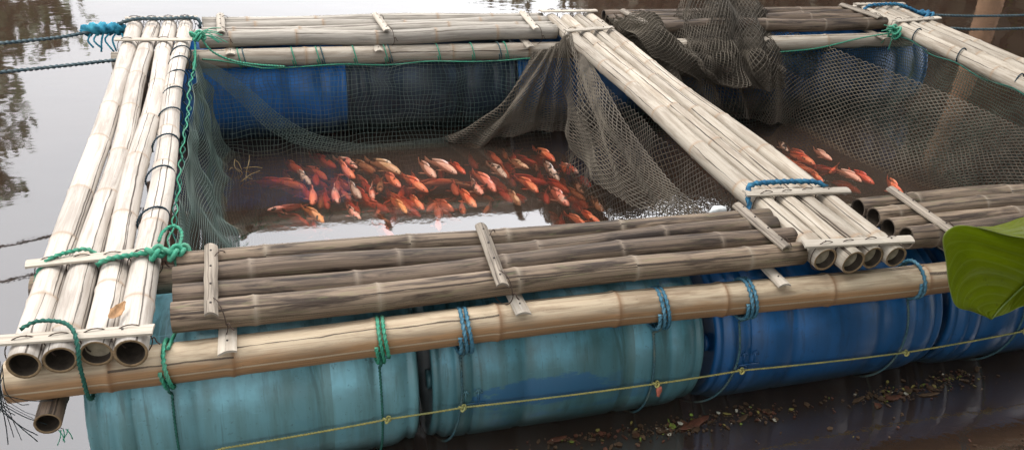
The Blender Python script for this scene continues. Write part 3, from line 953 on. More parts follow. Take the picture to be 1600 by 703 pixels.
# thin yellow line strung along the drums
t = thing('yellow_line', 'thin yellow rope strung along the front of the drums', 'rope')
yl = [(-0.45, -0.085, -0.300), (0.147, -0.078, -0.267), (0.625, -0.077, -0.247), (0.862, -0.077, -0.244), (1.53, -0.077, -0.262), (1.85, -0.077, -0.258), (2.54, -0.077, -0.287), (3.08, -0.077, -0.267), (3.9, -0.077, -0.26)]
pts = []
for a, b in zip(yl[:-1], yl[1:]):
    for f in np.linspace(0, 1, 14)[:-1]:
        L = abs(b[0] - a[0])
        pts.append((a[0] + (b[0] - a[0]) * f, a[1], a[2] + (b[2] - a[2]) * f - 0.006 * L * 4 * f * (1 - f)))
pts.append(yl[-1])
rope('line', np.array(pts), 0.0042, M['rope_yellow'], t)
for p in yl[2:8]:
    make_mesh('knot', *knot_geo((p[0], p[1] - 0.002, p[2]), 0.0034, 0.012), M['rope_yellow'], t)
settle(t, (0.15, -0.08, -0.27))
# pink tag hanging from it
V = []
for k, z in enumerate(np.linspace(0, -0.042, 6)):
    w = 0.006 + 0.003 * math.sin(k)
    V += [(1.538 - w, -0.088, -0.268 + z), (1.538 + w, -0.092, -0.268 + z), (1.538 + w, -0.084, -0.268 + z), (1.538 - w, -0.081, -0.268 + z)]
F = [list(f) for f in ring_faces(6, 4)] + [[3, 2, 1, 0], [20, 21, 22, 23]]
tag(make_mesh('pink_tag', V, F, M['pink']), 'small pink plastic scrap knotted on the yellow rope', 'plastic scrap')

# ------------------------------------------------------------------ ropes on the left walkway
tw = ZW + 0.044       # top of the poles
def over_poles(x0, x1, y0, y1, xs, zt, lift=0.0):
    pts = []
    for x in np.linspace(x0, x1, 26):
        y = y0 + (y1 - y0) * (x - x0) / (x1 - x0)
        pts.append((x, y, zt + lift))
    return pts

t = thing('green_rope', 'bright green rope tied across the second slat of the left walkway, knotted to the net', 'rope')
P = [(-0.36, 0.345, 0.03), (-0.352, 0.335, 0.09), (-0.335, 0.338, 0.14), (-0.30, 0.352, 0.170), (-0.25, 0.372, 0.176), (-0.205, 0.386, 0.172), (-0.18, 0.38, 0.150)]
rope('rope_left', cat_rom(P, 50), 0.0075, M['rope_green'], t)
P = [(-0.175, 0.325, 0.150), (-0.14, 0.33, 0.165), (-0.06, 0.338, 0.168), (0.0, 0.342, 0.168), (0.035, 0.345, 0.160), (0.055, 0.36, 0.148)]
rope('rope_right', cat_rom(P, 50), 0.0095, M['rope_green'], t)
g = [knot_geo((-0.012, 0.338, 0.168), 0.008, 0.026), knot_geo((0.038, 0.345, 0.158), 0.008, 0.028), knot_geo((0.058, 0.362, 0.150), 0.008, 0.026)]
make_mesh('knot', *join(g), M['rope_green'], t)
rope('rope_bight', cat_rom([(0.05, 0.36, 0.15), (0.06, 0.44, 0.17), (0.035, 0.475, 0.18), (0.005, 0.45, 0.175), (-0.005, 0.40, 0.17)], 40), 0.0065, M['rope_green'], t)
rope('rope_tail', cat_rom([(0.04, 0.345, 0.15), (0.048, 0.345, 0.05), (0.045, 0.40, -0.06), (0.05, 0.45, -0.075)], 30), 0.0075, M['rope_green'], t)
rope('rope_tail', cat_rom([(0.052, 0.35, 0.15), (0.058, 0.35, 0.05), (0.055, 0.40, -0.06), (0.06, 0.45, -0.075)], 30), 0.0075, M['rope_green'], t)
settle(t, (0.04, 0.345, 0.15))

t = thing('green_rope', 'green rope looped over the front slat at the near end of the left walkway', 'rope')
P = [(-0.315, 0.005, 0.168), (-0.28, 0.022, 0.176), (-0.235, 0.012, 0.180), (-0.20, -0.012, 0.183), (-0.178, -0.045, 0.178), (-0.170, -0.075, 0.150), (-0.174, -0.082, 0.10), (-0.176, -0.074, 0.04), (-0.176, -0.068, -0.02), (-0.176, -0.03, -0.06), (-0.176, 0.02, -0.062)]
rope('rope_loop', cat_rom(P, 70), 0.0068, M['rope_dark_green'], t)
settle(t, (-0.24, 0, 0.17))

rope_o = rope('green_rope', cat_rom([(0.035, -0.02, 0.07), (0.040, 0.03, 0.06), (0.045, 0.10, 0.045), (0.055, 0.20, 0.06), (0.062, 0.30, 0.05), (0.05, 0.40, 0.03)], 50), 0.0065, M['rope_green'])
tag(rope_o, 'thin green rope curving over the aqua drum beside the left walkway', 'rope')

# navy cord spiralling round the inner pole and gathering the net edge
t = thing('net_lashing_cord', 'navy cord looped at intervals round the inner pole of the left walkway', 'cord')
for y in (0.66, 0.98, 1.27, 1.55, 1.80, 2.02, 2.22, 2.38):
    a = np.linspace(PI * 1.08, -PI * 0.25, 26)
    R = 0.0475
    P = np.stack([-0.0485 + R * np.cos(a), y + 0.03 * np.cos(a) - 0.01, ZW + R * np.sin(a)], 1)
    rope('cord_loop', np.vstack([P, [[0.02, y - 0.05, 0.06]]]), 0.0042, M['rope_navy'], t)
settle(t, (-0.05, 0.66, 0.15))
# green cord along the net's top edge, left side and back side
ys = np.linspace(0.45, 2.5, 200)
P = np.stack([0.010 + 0.004 * np.sin(ys * 9) + 0.006 * np.sin(ys * 43), ys, 0.085 + 0.006 * np.sin(ys * 13 + 1)], 1)
P2 = np.stack([0.012 + 0.005 * np.cos(ys * 11) - 0.007 * np.sin(ys * 43), ys, 0.078 + 0.006 * np.cos(ys * 15 + 1)], 1)
t = thing('net_edge_cord', 'green cord threading the net edge along the left walkway', 'cord')
rope('cord', P, 0.0038, M['rope_green'], t)
rope('cord', P2, 0.0034, M['rope_dark_green'], t)
settle(t, (0.012, 0.45, 0.085))
t = thing('net_edge_cord', 'green cord threading the net edge along the back beam of the left pen', 'cord')
xs = np.linspace(0.04, 1.85, 80)
P = np.stack([xs, 2.498 + 0.004 * np.sin(xs * 17), 0.045 - 0.06 * np.clip(xs / 0.35, 0, 1) + 0.006 * np.sin(xs * 11)], 1)
rope('cord', P, 0.0045, M['rope_green'], t)
for k, x in enumerate((0.22, 0.245, 0.50, 0.63, 0.655, 0.83, 1.00, 1.025, 1.30, 1.50, 1.66, 1.70)):
    a = np.linspace(0, 2 * PI * 1.1, 30)
    P = np.stack([x + 0.006 * a / PI + 0.01 * np.sin(a), 2.555 + 0.053 * np.cos(a + PI), 0.021 + 0.053 * np.sin(a + PI)], 1)
    rope('cord_tie', P, 0.0042, M['rope_green'] if k % 3 != 1 else M['rope_dull'], t)
settle(t, (0.04, 2.5, 0.04))
# green tangle at the back-left corner
t = thing('green_rope', 'frayed bright green rope knot at the back left corner', 'rope')
g = [knot_geo((0.03, 2.48, 0.175), 0.007, 0.035), knot_geo((0.045, 2.47, 0.17), 0.006, 0.03)]
make_mesh('knot', *join(g), M['rope_green'], t)
for k in range(9):
    e = np.array([0.10 + random.uniform(0, 0.08), 2.46 + random.uniform(-0.06, 0.05), 0.17 + random.uniform(-0.04, 0.05)])
    tube('frayed_strand', [(0.04, 2.47, 0.175), tuple((np.array([0.04, 2.47, 0.185]) + e) / 2 + [0, 0, 0.012]), tuple(e)], 0.0025, M['rope_green'], t, 5, 10)
rope('rope_tail', cat_rom([(0.05, 2.47, 0.165), (0.10, 2.44, 0.10), (0.20, 2.43, 0.05), (0.32, 2.46, 0.015), (0.46, 2.49, -0.01)], 50), 0.0065, M['rope_green'], t)
rope('rope_tail', cat_rom([(0.02, 2.47, 0.165), (0.02, 2.42, 0.12), (0.018, 2.34, 0.09), (0.015, 2.2, 0.085)], 40), 0.007, M['rope_green'], t)
settle(t, (0.03, 2.48, 0.17))

# mooring ropes on the left
t = thing('mooring_rope', 'slate blue mooring rope running left from the rag at the back left corner', 'mooring rope', 'mooring ropes')
P = [(0.03, 2.78, 0.12), (0.03, 2.79, 0.165), (-0.02, 2.80, 0.175), (-0.15, 2.80, 0.172), (-0.28, 2.80, 0.174), (-0.35, 2.82, 0.155), (-0.42, 2.83, 0.125), (-0.52, 2.81, 0.112)]
rope('rope_wrap', cat_rom(P, 60), 0.012, M['rope_slate'], t)
P = [(-0.50, 2.80, 0.11), (-0.93, 2.66, 0.10), (-3.0, 2.1, 0.12), (-9.0, 0.6, 0.5)]
rope('rope_run', cat_rom(P, 60), 0.011, M['rope_slate'], t)
settle(t, (-0.5, 2.8, 0.11))
t = thing('mooring_rope', 'slate blue mooring rope running left, lower than the one with the rag', 'mooring rope', 'mooring ropes')
rope('rope_run', cat_rom([(-0.30, 2.42, 0.062), (-0.36, 2.39, 0.085), (-0.84, 2.25, 0.09), (-3.0, 1.7, 0.10), (-9.0, 0.1, 0.5)], 60), 0.0105, M['rope_slate'], t)
settle(t, (-0.36, 2.4, 0.09))
# blue rag knotted on the first rope
V, F, nb = [], [], 0
for k in range(5):
    c = np.array([-0.53 + 0.035 * k, 2.81 + random.uniform(-0.01, 0.01), 0.115 + random.uniform(-0.006, 0.012)])
    n1, n2 = 10, 12
    for i in range(n1):
        ph = PI * i / (n1 - 1)
        for j in range(n2):
            a = 2 * PI * j / n2
            r = 0.030 * (1 + 0.35 * math.sin(3 * a + k * 2 + ph * 4) + random.uniform(-0.12, 0.12))
            V.append(c + [r * 1.2 * math.cos(ph), r * math.sin(ph) * math.cos(a), r * math.sin(ph) * math.sin(a)])
    F += [list(f) for f in ring_faces(n1, n2, nb)]
    nb += n1 * n2
t = thing('blue_rag', 'torn blue rag knotted round the mooring rope at the back left corner', 'rag')
make_mesh('knotted_cloth', V, F, M['rag'], t)
for k in range(6):
    b = np.array([-0.52 + 0.03 * k, 2.79, 0.10])
    tube('torn_strip', [tuple(b), tuple(b + [random.uniform(-0.03, 0.03), -0.02, -0.03]), tuple(b + [random.uniform(-0.04, 0.04), -0.03, -0.065 - random.uniform(0, 0.03)])], 0.005, M['rag'], t, 5, 8)
settle(t, (-0.5, 2.8, 0.11))

# mooring ropes on the right
t = thing('mooring_rope', 'slate blue mooring rope running right from the back end of the right walkway', 'mooring rope', 'mooring ropes')
P = [(4.36, 2.86, 0.13), (4.40, 2.86, 0.165), (4.5, 2.86, 0.172), (4.62, 2.86, 0.172), (4.72, 2.85, 0.15), (4.84, 2.82, 0.105)]
rope('rope_wrap', cat_rom(P, 50), 0.014, M['rope_bright'], t)
rope('rope_run', cat_rom([(4.82, 2.82, 0.105), (5.68, 2.78, 0.10), (8.0, 2.75, 0.16), (13.0, 2.8, 0.6)], 50), 0.011, M['rope_slate'], t)
make_mesh('knot', *join([knot_geo((4.83, 2.82, 0.105), 0.012, 0.045), knot_geo((4.88, 2.82, 0.105), 0.010, 0.04)]), M['rope_bright'], t)
settle(t, (4.83, 2.82, 0.1))
t = thing('mooring_rope', 'slate blue mooring rope running right, the lower one at the right walkway', 'mooring rope', 'mooring ropes')
rope('rope_run', cat_rom([(4.70, 2.53, 0.09), (4.80, 2.52, 0.10), (5.40, 2.48, 0.10), (8.0, 2.45, 0.16), (13.0, 2.4, 0.6)], 50), 0.011, M['rope_slate'], t)
settle(t, (4.7, 2.53, 0.09))
# green tangle at the back-right corner
t = thing('green_rope', 'bright green rope knot where the right walkway meets the back beam', 'rope')
g = [knot_geo((4.315, 2.46, 0.12), 0.008, 0.045), knot_geo((4.33, 2.46, 0.085), 0.007, 0.04)]
make_mesh('knot', *join(g), M['rope_green'], t)
for k in range(8):
    e = np.array([4.20 + random.uniform(-0.08, 0.16), 2.44 + random.uniform(-0.05, 0.05), 0.06 + random.uniform(-0.08, 0.14)])
    tube('frayed_strand', [(4.315, 2.46, 0.12), tuple((np.array([4.315, 2.46, 0.13]) + e) / 2), tuple(e)], 0.003, M['rope_green'], t, 5, 10)
rope('rope_tail', cat_rom([(4.31, 2.46, 0.10), (4.1, 2.49, 0.06), (3.8, 2.495, 0.0), (3.5, 2.495, -0.02)], 40), 0.0055, M['rope_green'], t)
settle(t, (4.315, 2.46, 0.12))
t = thing('net_lashing_cord', 'navy cord looped at intervals round the inner pole of the right walkway', 'cord')
for y in (0.7, 1.1, 1.5, 1.95, 2.35):
    a = np.linspace(PI * 1.2, -PI * 0.05, 24)
    P = np.stack([4.404 + 0.048 * np.cos(a), y + 0.02 * np.cos(a), ZW + 0.048 * np.sin(a)], 1)
    rope('cord_loop', P, 0.005, M['rope_navy'], t)
settle(t, (4.4, 0.7, 0.15))
t = thing('net_edge_cord', 'green cord threading the net edge along the right walkway', 'cord')
ys = np.linspace(0.3, 2.46, 80)
P = np.stack([4.345 + 0.012 * np.sin(ys * 9), ys, 0.075 + 0.012 * np.sin(ys * 14)], 1)
rope('cord', P, 0.005, M['rope_dark_green'], t)
settle(t, (4.345, 0.3, 0.075))
# blue rope over the middle walkway's second slat
t = thing('blue_rope', 'fuzzy bright blue rope over the second slat of the middle walkway', 'rope')
P = [(2.065, 0.355, 0.06), (2.055, 0.375, 0.12), (2.065, 0.42, 0.165), (2.10, 0.452, 0.176), (2.20, 0.452, 0.178), (2.30, 0.442, 0.178), (2.37, 0.432, 0.174), (2.41, 0.42, 0.155)]
rope('rope_run', cat_rom(P, 70), 0.0125, M['rope_bright'], t)
settle(t, (2.2, 0.45, 0.17))
# frayed black strands at the near left corner
t = thing('frayed_strands', 'tuft of frayed black twine hanging at the near left corner', 'twine')
for k in range(13):
    b = np.array([-0.365 + random.uniform(-0.02, 0.01), -0.05 + random.uniform(-0.02, 0.02), 0.10 + random.uniform(-0.04, 0.04)])
    m1 = b + [random.uniform(-0.03, 0.0), -0.02, -0.07]
    e = b + [random.uniform(-0.04, 0.12), random.uniform(-0.05, 0.02), -0.14 - random.uniform(0, 0.12)]
    tube('strand', [tuple(b), tuple(m1), tuple((m1 + e) / 2 + [0, 0, -0.02]), tuple(e)], 0.0009 + random.uniform(0, 0.0007), M['strand'], t, 4, 14)
for k in range(5):
    b = np.array([-0.262 + 0.006 * k, -0.082, -0.112])
    e = b + [random.uniform(-0.02, 0.015), random.uniform(-0.02, 0), -0.03 - random.uniform(0, 0.02)]
    tube('green_strand', [tuple(b), tuple((b + e) / 2 + [0.004, -0.004, 0.004]), tuple(e)], 0.0014, M['rope_green'], t, 5, 8)
settle(t, (-0.365, -0.05, 0.1))

# ------------------------------------------------------------------ nets
def surf(rows, nu, nv):
    """rows of control points (top .. bottom) -> (nv, nu, 3) grid"""
    R = np.stack([cat_rom(r, nu) for r in rows], 0)
    return np.stack([cat_rom(R[:, j], nv) for j in range(nu)], 1)

def normals(G):
    du = np.gradient(G, axis=1)
    dv = np.gradient(G, axis=0)
    n = np.cross(du, dv)
    return n / (np.linalg.norm(n, axis=2)[..., None] + 1e-9)

def net_geo(G, r, diamond=True):
    nv, nu = G.shape[:2]
    idx = np.arange(nv * nu).reshape(nv, nu)
    E = []
    if diamond:
        ev = (np.add.outer(np.arange(nv), np.arange(nu)) % 2 == 0)
        a, b, m = idx[:-1, :-1], idx[1:, 1:], ev[:-1, :-1]
        E.append(np.stack([a[m], b[m]], 1))
        a, b, m = idx[:-1, 1:], idx[1:, :-1], ev[:-1, 1:]
        E.append(np.stack([a[m], b[m]], 1))
    else:
        E.append(np.stack([idx[:, :-1].ravel(), idx[:, 1:].ravel()], 1))
        E.append(np.stack([idx[:-1].ravel(), idx[1:].ravel()], 1))
    E = np.vstack(E)
    P = G.reshape(-1, 3)
    A, B = P[E[:, 0]], P[E[:, 1]]
    d = B - A
    L = np.linalg.norm(d, axis=1)
    ok = (L > 1e-4) & (L < 0.2)
    A, B, d = A[ok], B[ok], d[ok] / L[ok][:, None]
    ref = np.tile([0.31, 0.52, 0.79], (len(d), 1))
    u = np.cross(d, ref); u /= np.linalg.norm(u, axis=1)[:, None]
    v = np.cross(d, u)
    V = []
    for base in (A, B):
        for k in range(3):
            t_ = k * 2 * PI / 3
            V.append(base + r * (math.cos(t_) * u + math.sin(t_) * v))
    V = np.stack(V, 1)            # (n, 6, 3)
    n = len(V)
    o = np.arange(n)[:, None] * 6
    F = np.concatenate([o + np.array([k, (k + 1) % 3, 3 + (k + 1) % 3, 3 + k]) for k in range(3)], 0)
    return V.reshape(-1, 3), F

def stack(gs):
    V, F, b = [], [], 0
    for v, f in gs:
        V.append(v); F.append(f + b); b += len(v)
    return np.vstack(V), np.vstack(F)

def vnoise(shape, cells, seed):
    r = np.random.default_rng(seed)
    g = r.normal(0, 1, (cells[0] + 2, cells[1] + 2))
    yi = np.linspace(0, cells[0], shape[0]); xi = np.linspace(0, cells[1], shape[1])
    y0 = np.minimum(yi.astype(int), cells[0] - 1 + 1); x0 = np.minimum(xi.astype(int), cells[1])
    fy = (yi - y0)[:, None]; fx = (xi - x0)[None, :]
    fy = fy * fy * (3 - 2 * fy); fx = fx * fx * (3 - 2 * fx)
    g00 = g[np.ix_(y0, x0)]; g01 = g[np.ix_(y0, x0 + 1)]; g10 = g[np.ix_(y0 + 1, x0)]; g11 = g[np.ix_(y0 + 1, x0 + 1)]
    return g00 * (1 - fy) * (1 - fx) + g01 * (1 - fy) * fx + g10 * fy * (1 - fx) + g11 * fy * fx

FISH= [(0, 0.506, 2.209, 0.405, 2.425, 'o', 2), (0, 0.421, 2.157, 0.424, 2.371, 'b', 5), (0, 0.533, 2.016, 0.478, 2.202, 'g', 0), (0, 0.526, 1.987, 0.416, 2.088, 'o', 4), (0, 0.307, 1.772, 0.446, 1.808, 's', 0), (0, 0.686, 2.259, 0.57, 2.489, 'r', 3), (0, 0.567, 2.062, 0.566, 2.305, 'r', 3), (0, 0.525, 1.795, 0.562, 2.053, 'p', 0), (0, 0.602, 1.792, 0.591, 2.086, 'r', 3), (0, 0.653, 1.793, 0.639, 2.061, 's', 0), (0, 0.564, 1.601, 0.513, 1.797, 'y', 0), (0, 0.412, 1.644, 0.327, 1.721, 'b', 5), (0, 0.766, 2.053, 0.697, 2.28, 'p', 0), (0, 0.794, 2.177, 0.724, 2.356, 's', 0), (0, 0.891, 2.162, 0.78, 2.348, 'c', 2), (0, 0.739, 2.057, 0.65, 2.304, 'r', 5), (0, 0.726, 1.858, 0.663, 2.133, 'p', 4), (0, 0.77, 1.822, 0.732, 2.037, 'g', 0), (0, 0.833, 1.802, 0.83, 1.981, 'k', 0), (0, 1.017, 2.067, 0.914, 2.294, 'c', 0), (0, 0.99, 1.915, 0.936, 2.144, 'p', 0), (0, 0.882, 1.932, 0.92, 2.164, 'c', 3), (0, 0.832, 2.032, 0.786, 2.195, 'p', 3), (0, 1.122, 1.834, 1.034, 2.043, 'o', 0), (0, 1.098, 1.981, 1.075, 2.146, 'o', 2), (0, 1.044, 1.886, 1.011, 2.075, 'r', 5), (0, 1.009, 1.708, 0.926, 1.952, 'o', 3), (0, 0.827, 1.691, 0.955, 1.903, 'o', 4), (0, 0.974, 1.63, 0.962, 1.744, 'y', 0), (0, 1.065, 1.652, 1.026, 1.859, 'o', 0), (0, 0.743, 1.606, 0.682, 1.779, 's', 0), (0, 0.732, 1.688, 0.769, 1.858, 'r', 3), (0, 1.196, 1.997, 1.15, 2.237, 'w', 0), (0, 1.081, 1.668, 1.217, 1.821, 'p', 2), (0, 1.132, 1.586, 1.169, 1.838, 'p', 2), (0, 0.89, 1.591, 0.829, 1.713, 'b', 4), (0, 0.504, 1.672, 0.499, 1.875, 'b', 5), (0, 0.88, 1.421, 0.843, 1.624, 'p', 3), (0, 0.614, 1.355, 0.561, 1.579, 'p', 5), (0, 1.111, 1.484, 1.134, 1.685, 'p', 3), (0, 1.319, 2.024, 1.24, 2.237, 'w', 0), (0, 1.365, 2.017, 1.329, 2.193, 'r', 0), (0, 1.473, 2.172, 1.46, 2.399, 'r', 5), (0, 1.499, 1.958, 1.455, 2.222, 'r', 4), (0, 1.277, 1.817, 1.286, 2.033, 'p', 2), (0, 1.402, 1.761, 1.375, 1.987, 's', 0), (0, 1.476, 1.785, 1.459, 2.023, 'p', 0), (0, 1.333, 1.634, 1.297, 1.868, 'o', 0), (0, 1.267, 1.611, 1.278, 1.803, 'o', 2), (0, 1.577, 1.937, 1.56, 2.139, 'g', 0), (0, 1.603, 1.982, 1.612, 2.192, 'o', 3), (0, 1.735, 2.031, 1.665, 2.186, 'c', 0), (0, 1.699, 1.741, 1.682, 1.96, 'o', 0), (0, 1.57, 1.638, 1.559, 1.852, 'c', 1), (0, 1.578, 1.724, 1.604, 1.927, 'c', 5), (0, 1.913, 2.097, 1.887, 2.295, 'o', 0), (0, 1.859, 1.865, 1.851, 2.106, 'g', 0), (0, 1.958, 1.968, 1.962, 2.167, 'o', 2), (0, 1.996, 1.932, 1.971, 2.099, 'k', 0), (0, 1.803, 2.072, 1.827, 2.264, 'g', 4), (0, 1.8, 1.932, 1.817, 2.154, 'r', 5), (0, 1.718, 1.83, 1.76, 2.121, 'p', 5), (0, 1.816, 1.573, 1.791, 1.809, 's', 0), (0, 1.962, 1.736, 1.957, 1.921, 'g', 2), (0, 2.012, 1.775, 2.026, 1.934, 'r', 1), (0, 1.989, 1.519, 1.988, 1.717, 'c', 2), (0, 1.913, 1.366, 1.864, 1.539, 'o', 0), (0, 1.834, 1.355, 1.826, 1.443, 'o', 1), (0, 1.757, 1.44, 1.735, 1.774, 'b', 6), (0, 1.739, 1.411, 1.784, 1.644, 'r', 5), (0, 1.214, 1.628, 1.172, 1.813, 'p', 1), (0, 1.675, 2.091, 1.648, 2.285, 'r', 5), (1, 3.405, 2.028, 3.434, 2.179, 'g', 0), (1, 3.465, 1.823, 3.462, 2.053, 'o', 0), (1, 3.479, 1.821, 3.528, 2.046, 'r', 3), (1, 3.612, 1.866, 3.603, 2.033, 'w', 0), (1, 3.5, 1.724, 3.653, 1.828, 'o', 1), (1, 3.345, 1.748, 3.408, 1.98, 'r', 4), (1, 3.376, 1.608, 3.399, 1.77, 'o', 0), (1, 3.61, 1.572, 3.605, 1.74, 'w', 0), (1, 3.668, 1.534, 3.662, 1.731, 'r', 0), (1, 3.729, 1.354, 3.798, 1.603, 'o', 0), (1, 3.367, 2.084, 3.41, 2.237, 'b', 4)]
S1_TOP = [(1.862, 2.47, 0.036), (1.919, 2.47, 0.05), (1.962, 2.46, 0.067), (1.995, 2.45, 0.092), (2.016, 2.43, 0.129), (2.034, 2.42, 0.15), (2.054, 2.41, 0.153), (2.07, 2.4, 0.148), (2.076, 2.36, 0.142), (2.082, 2.33, 0.129)]
S1_MID = [(1.689, 2.42, -0.204), (1.694, 2.36, -0.241), (1.781, 2.34, -0.178), (1.901, 2.36, -0.151), (1.997, 2.32, -0.14), (2.041, 2.25, -0.155), (1.96, 1.848, -0.05), (1.96, 1.716, -0.016), (1.96, 1.592, 0.017), (1.98, 1.488, 0.068)]
S1_BOT = [(1.309, 2.43, -0.454), (1.47, 2.34, -0.49), (1.678, 2.33, -0.424), (1.853, 2.33, -0.402), (2.008, 2.28, -0.397), (1.93, 1.675, -0.35), (1.92, 1.267, -0.278), (1.91, 0.904, -0.162), (1.91, 0.6, -0.032), (1.95, 0.466, 0.038)]
S1_Q3 = [(1.465, 2.42, -0.374), (1.58, 2.34, -0.366), (1.726, 2.32, -0.318), (1.879, 2.34, -0.294), (2.008, 2.29, -0.28), (1.95, 1.868, -0.223), (1.94, 1.522, -0.177), (1.93, 1.25, -0.11), (1.93, 1.028, -0.036), (1.96, 0.912, 0.024)]
S2_TOP = [(2.34, 2.55, 0.138), (2.572, 2.6, 0.118), (2.786, 2.62, 0.051), (2.989, 2.7, 0.124), (3.205, 2.78, 0.226), (3.355, 2.76, 0.171), (3.535, 2.68, 0.107), (3.825, 2.611, 0.02), (3.93, 2.207, 0.01), (4.053, 1.823, 0.0), (4.142, 1.455, -0.01), (4.194, 1.14, -0.02), (4.234, 0.742, -0.02)]
S2_MID = [(2.463, 2.48, 0.079), (2.668, 2.45, 0.028), (2.858, 2.45, -0.08), (2.966, 2.4, -0.025), (3.157, 2.5, -0.003), (3.278, 2.42, -0.042), (3.478, 2.42, -0.111), (3.75, 2.454, -0.22), (3.854, 2.127, -0.23), (3.966, 1.778, -0.24), (4.063, 1.481, -0.25), (4.134, 1.217, -0.25), (4.217, 0.847, -0.25)]
S2_BOT = [(2.549, 2.4, -0.032), (2.801, 2.38, -0.197), (2.969, 2.36, -0.323), (3.132, 2.35, -0.379), (3.271, 2.38, -0.416), (3.39, 2.38, -0.427), (3.524, 2.36, -0.443), (3.657, 2.359, -0.5), (3.729, 2.035, -0.5), (3.824, 1.716, -0.5), (3.924, 1.496, -0.5), (4.03, 1.303, -0.5), (4.211, 0.977, -0.5)]
SWAG_T = [(0.028, 2.42, 0.061), (0.133, 2.4, 0.02), (0.267, 2.38, -0.09), (0.419, 2.36, -0.242), (0.615, 2.36, -0.367), (0.898, 2.38, -0.447), (1.348, 2.4, -0.439)]
SWAG_B = [(0.029, 2.41, 0.013), (0.111, 2.38, -0.042), (0.213, 2.35, -0.148), (0.362, 2.33, -0.316), (0.575, 2.33, -0.428), (0.895, 2.36, -0.494), (1.347, 2.39, -0.488)]

# brown net gathered at the middle walkway and fanning down into the left pen
t = thing('brown_net', 'brown knotted fishing net gathered at the middle walkway and draped into the left pen', 'net', 'brown nets')
nu, nv = 88, 56
G = surf([S1_TOP, S1_MID, S1_Q3, S1_BOT], nu, nv)
N = normals(G)
uu = np.linspace(0, 1, nu)[None, :]; vv = np.linspace(0, 1, nv)[:, None]
fold = (np.sin(2 * PI * (8.5 * uu + 0.5 * vv)) * 0.6 + 0.4 * np.sin(2 * PI * (11.3 * uu + 0.2)) ) * (0.008 + 0.034 * np.clip(vv * 2.0, 0, 1) * (1 - 0.35 * vv)) * np.where(uu > 0.66, 0.28, 1.0)
fold = fold + 0.010 * vnoise((nv, nu), (5, 12), 3)
G1 = G + N * fold[..., None]
make_mesh('net_drape', *net_geo(G1, 0.0030), M['net_brown'], t)
# hem: doubled edge along the fan's right side, and the layer behind it hanging from the walkway
top = [(2.085, 2.25, 0.05), (2.09, 1.7, 0.05), (2.10, 1.2, 0.05), (2.115, 0.8, 0.05), (2.12, 0.47, 0.05)]
mid = [(2.06, 2.2, -0.2), (2.03, 1.7, -0.2), (2.02, 1.2, -0.22), (2.04, 0.8, -0.22), (2.06, 0.47, -0.2)]
bot = [(2.00, 2.15, -0.53), (1.97, 1.7, -0.53), (1.96, 1.2, -0.53), (1.99, 0.8, -0.53), (2.0, 0.47, -0.53)]
G = surf([top, mid, bot], 96, 36)
G = G + normals(G) * (0.02 * vnoise((36, 96), (3, 8), 8) + 0.012 * np.sin(2 * PI * 7 * np.linspace(0, 1, 96))[None, :] * np.linspace(0.2, 1, 36)[:, None])[..., None]
make_mesh('net_back_layer', *net_geo(G, 0.0022), M['net_dark'], t)
settle(t, (2.05, 2.41, 0.15))

# brown net heaped over the back deck and drawn out across the right pen
t = thing('brown_net', 'brown knotted fishing net heaped on the back deck and stretched across the right pen', 'net', 'brown nets')
nu, nv = 210, 44
G = surf([S2_TOP, S2_MID, S2_BOT], nu, nv)
N = normals(G)
uu = np.linspace(0, 1, nu)[None, :]; vv = np.linspace(0, 1, nv)[:, None]
w = np.clip((0.56 - uu) / 0.1, 0, 1)
fold = w * (0.042 * np.sin(2 * PI * (7.5 * uu + 0.35 * vv)) + 0.022 * vnoise((nv, nu), (3, 9), 5)) + 0.010 * vnoise((nv, nu), (3, 14), 6) + (1 - w) * 0.012 * np.sin(2 * PI * (3 * uu + 1.6 * vv))
make_mesh('net_sheet', *net_geo(G + N * fold[..., None], 0.0029), M['net_brown'], t)
# the crumpled heap itself: two more loose layers over and behind the first
for q, (dy, dz, sd) in enumerate(((0.05, 0.015, 21), (-0.03, 0.01, 22), (0.10, 0.04, 23), (0.02, 0.0, 24), (0.07, 0.03, 25))):
    c0, c1 = 0, 7
    A = [tuple(np.array(p) + [0.02 * q, dy + 0.05, dz + 0.02]) for p in S2_TOP[c0:c1]]
    B = [tuple(np.array(p) + [0, dy * 0.6, dz + 0.05]) for p in S2_MID[c0:c1]]
    C = [tuple(np.array(p) * [1, 1, 0.55] + [0, dy * 0.4, 0.02]) for p in S2_BOT[c0:c1]]
    G = surf([A, B, C], 96, 40)
    G = G + normals(G) * (0.045 * vnoise((40, 96), (3, 6), sd) + 0.03 * np.sin(2 * PI * (4 * np.linspace(0, 1, 96)[None, :] + 0.6 * np.linspace(0, 1, 40)[:, None])))[..., None]
    make_mesh('net_fold', *net_geo(G, 0.0030), M['net_brown'] if q else M['net_dark'], t)
# rolled bunch lying along the walkway's edge
P = cat_rom([(2.41, 2.62, 0.13), (2.52, 2.56, 0.14), (2.66, 2.50, 0.10), (2.76, 2.46, 0.02), (2.83, 2.40, -0.08)], 60)
T_, N_, B_ = frames(P)
th = np.linspace(0, 2 * PI * 0.96, 44)
rad = 0.055 + 0.012 * vnoise((60, 44), (8, 7), 9)
G = P[:, None] + rad[..., None] * (np.cos(th)[None, :, None] * N_[:, None] + np.sin(th)[None, :, None] * B_[:, None])
make_mesh('net_roll', *net_geo(G, 0.0024), M['net_brown'], t)
settle(t, (3.2, 2.78, 0.15))

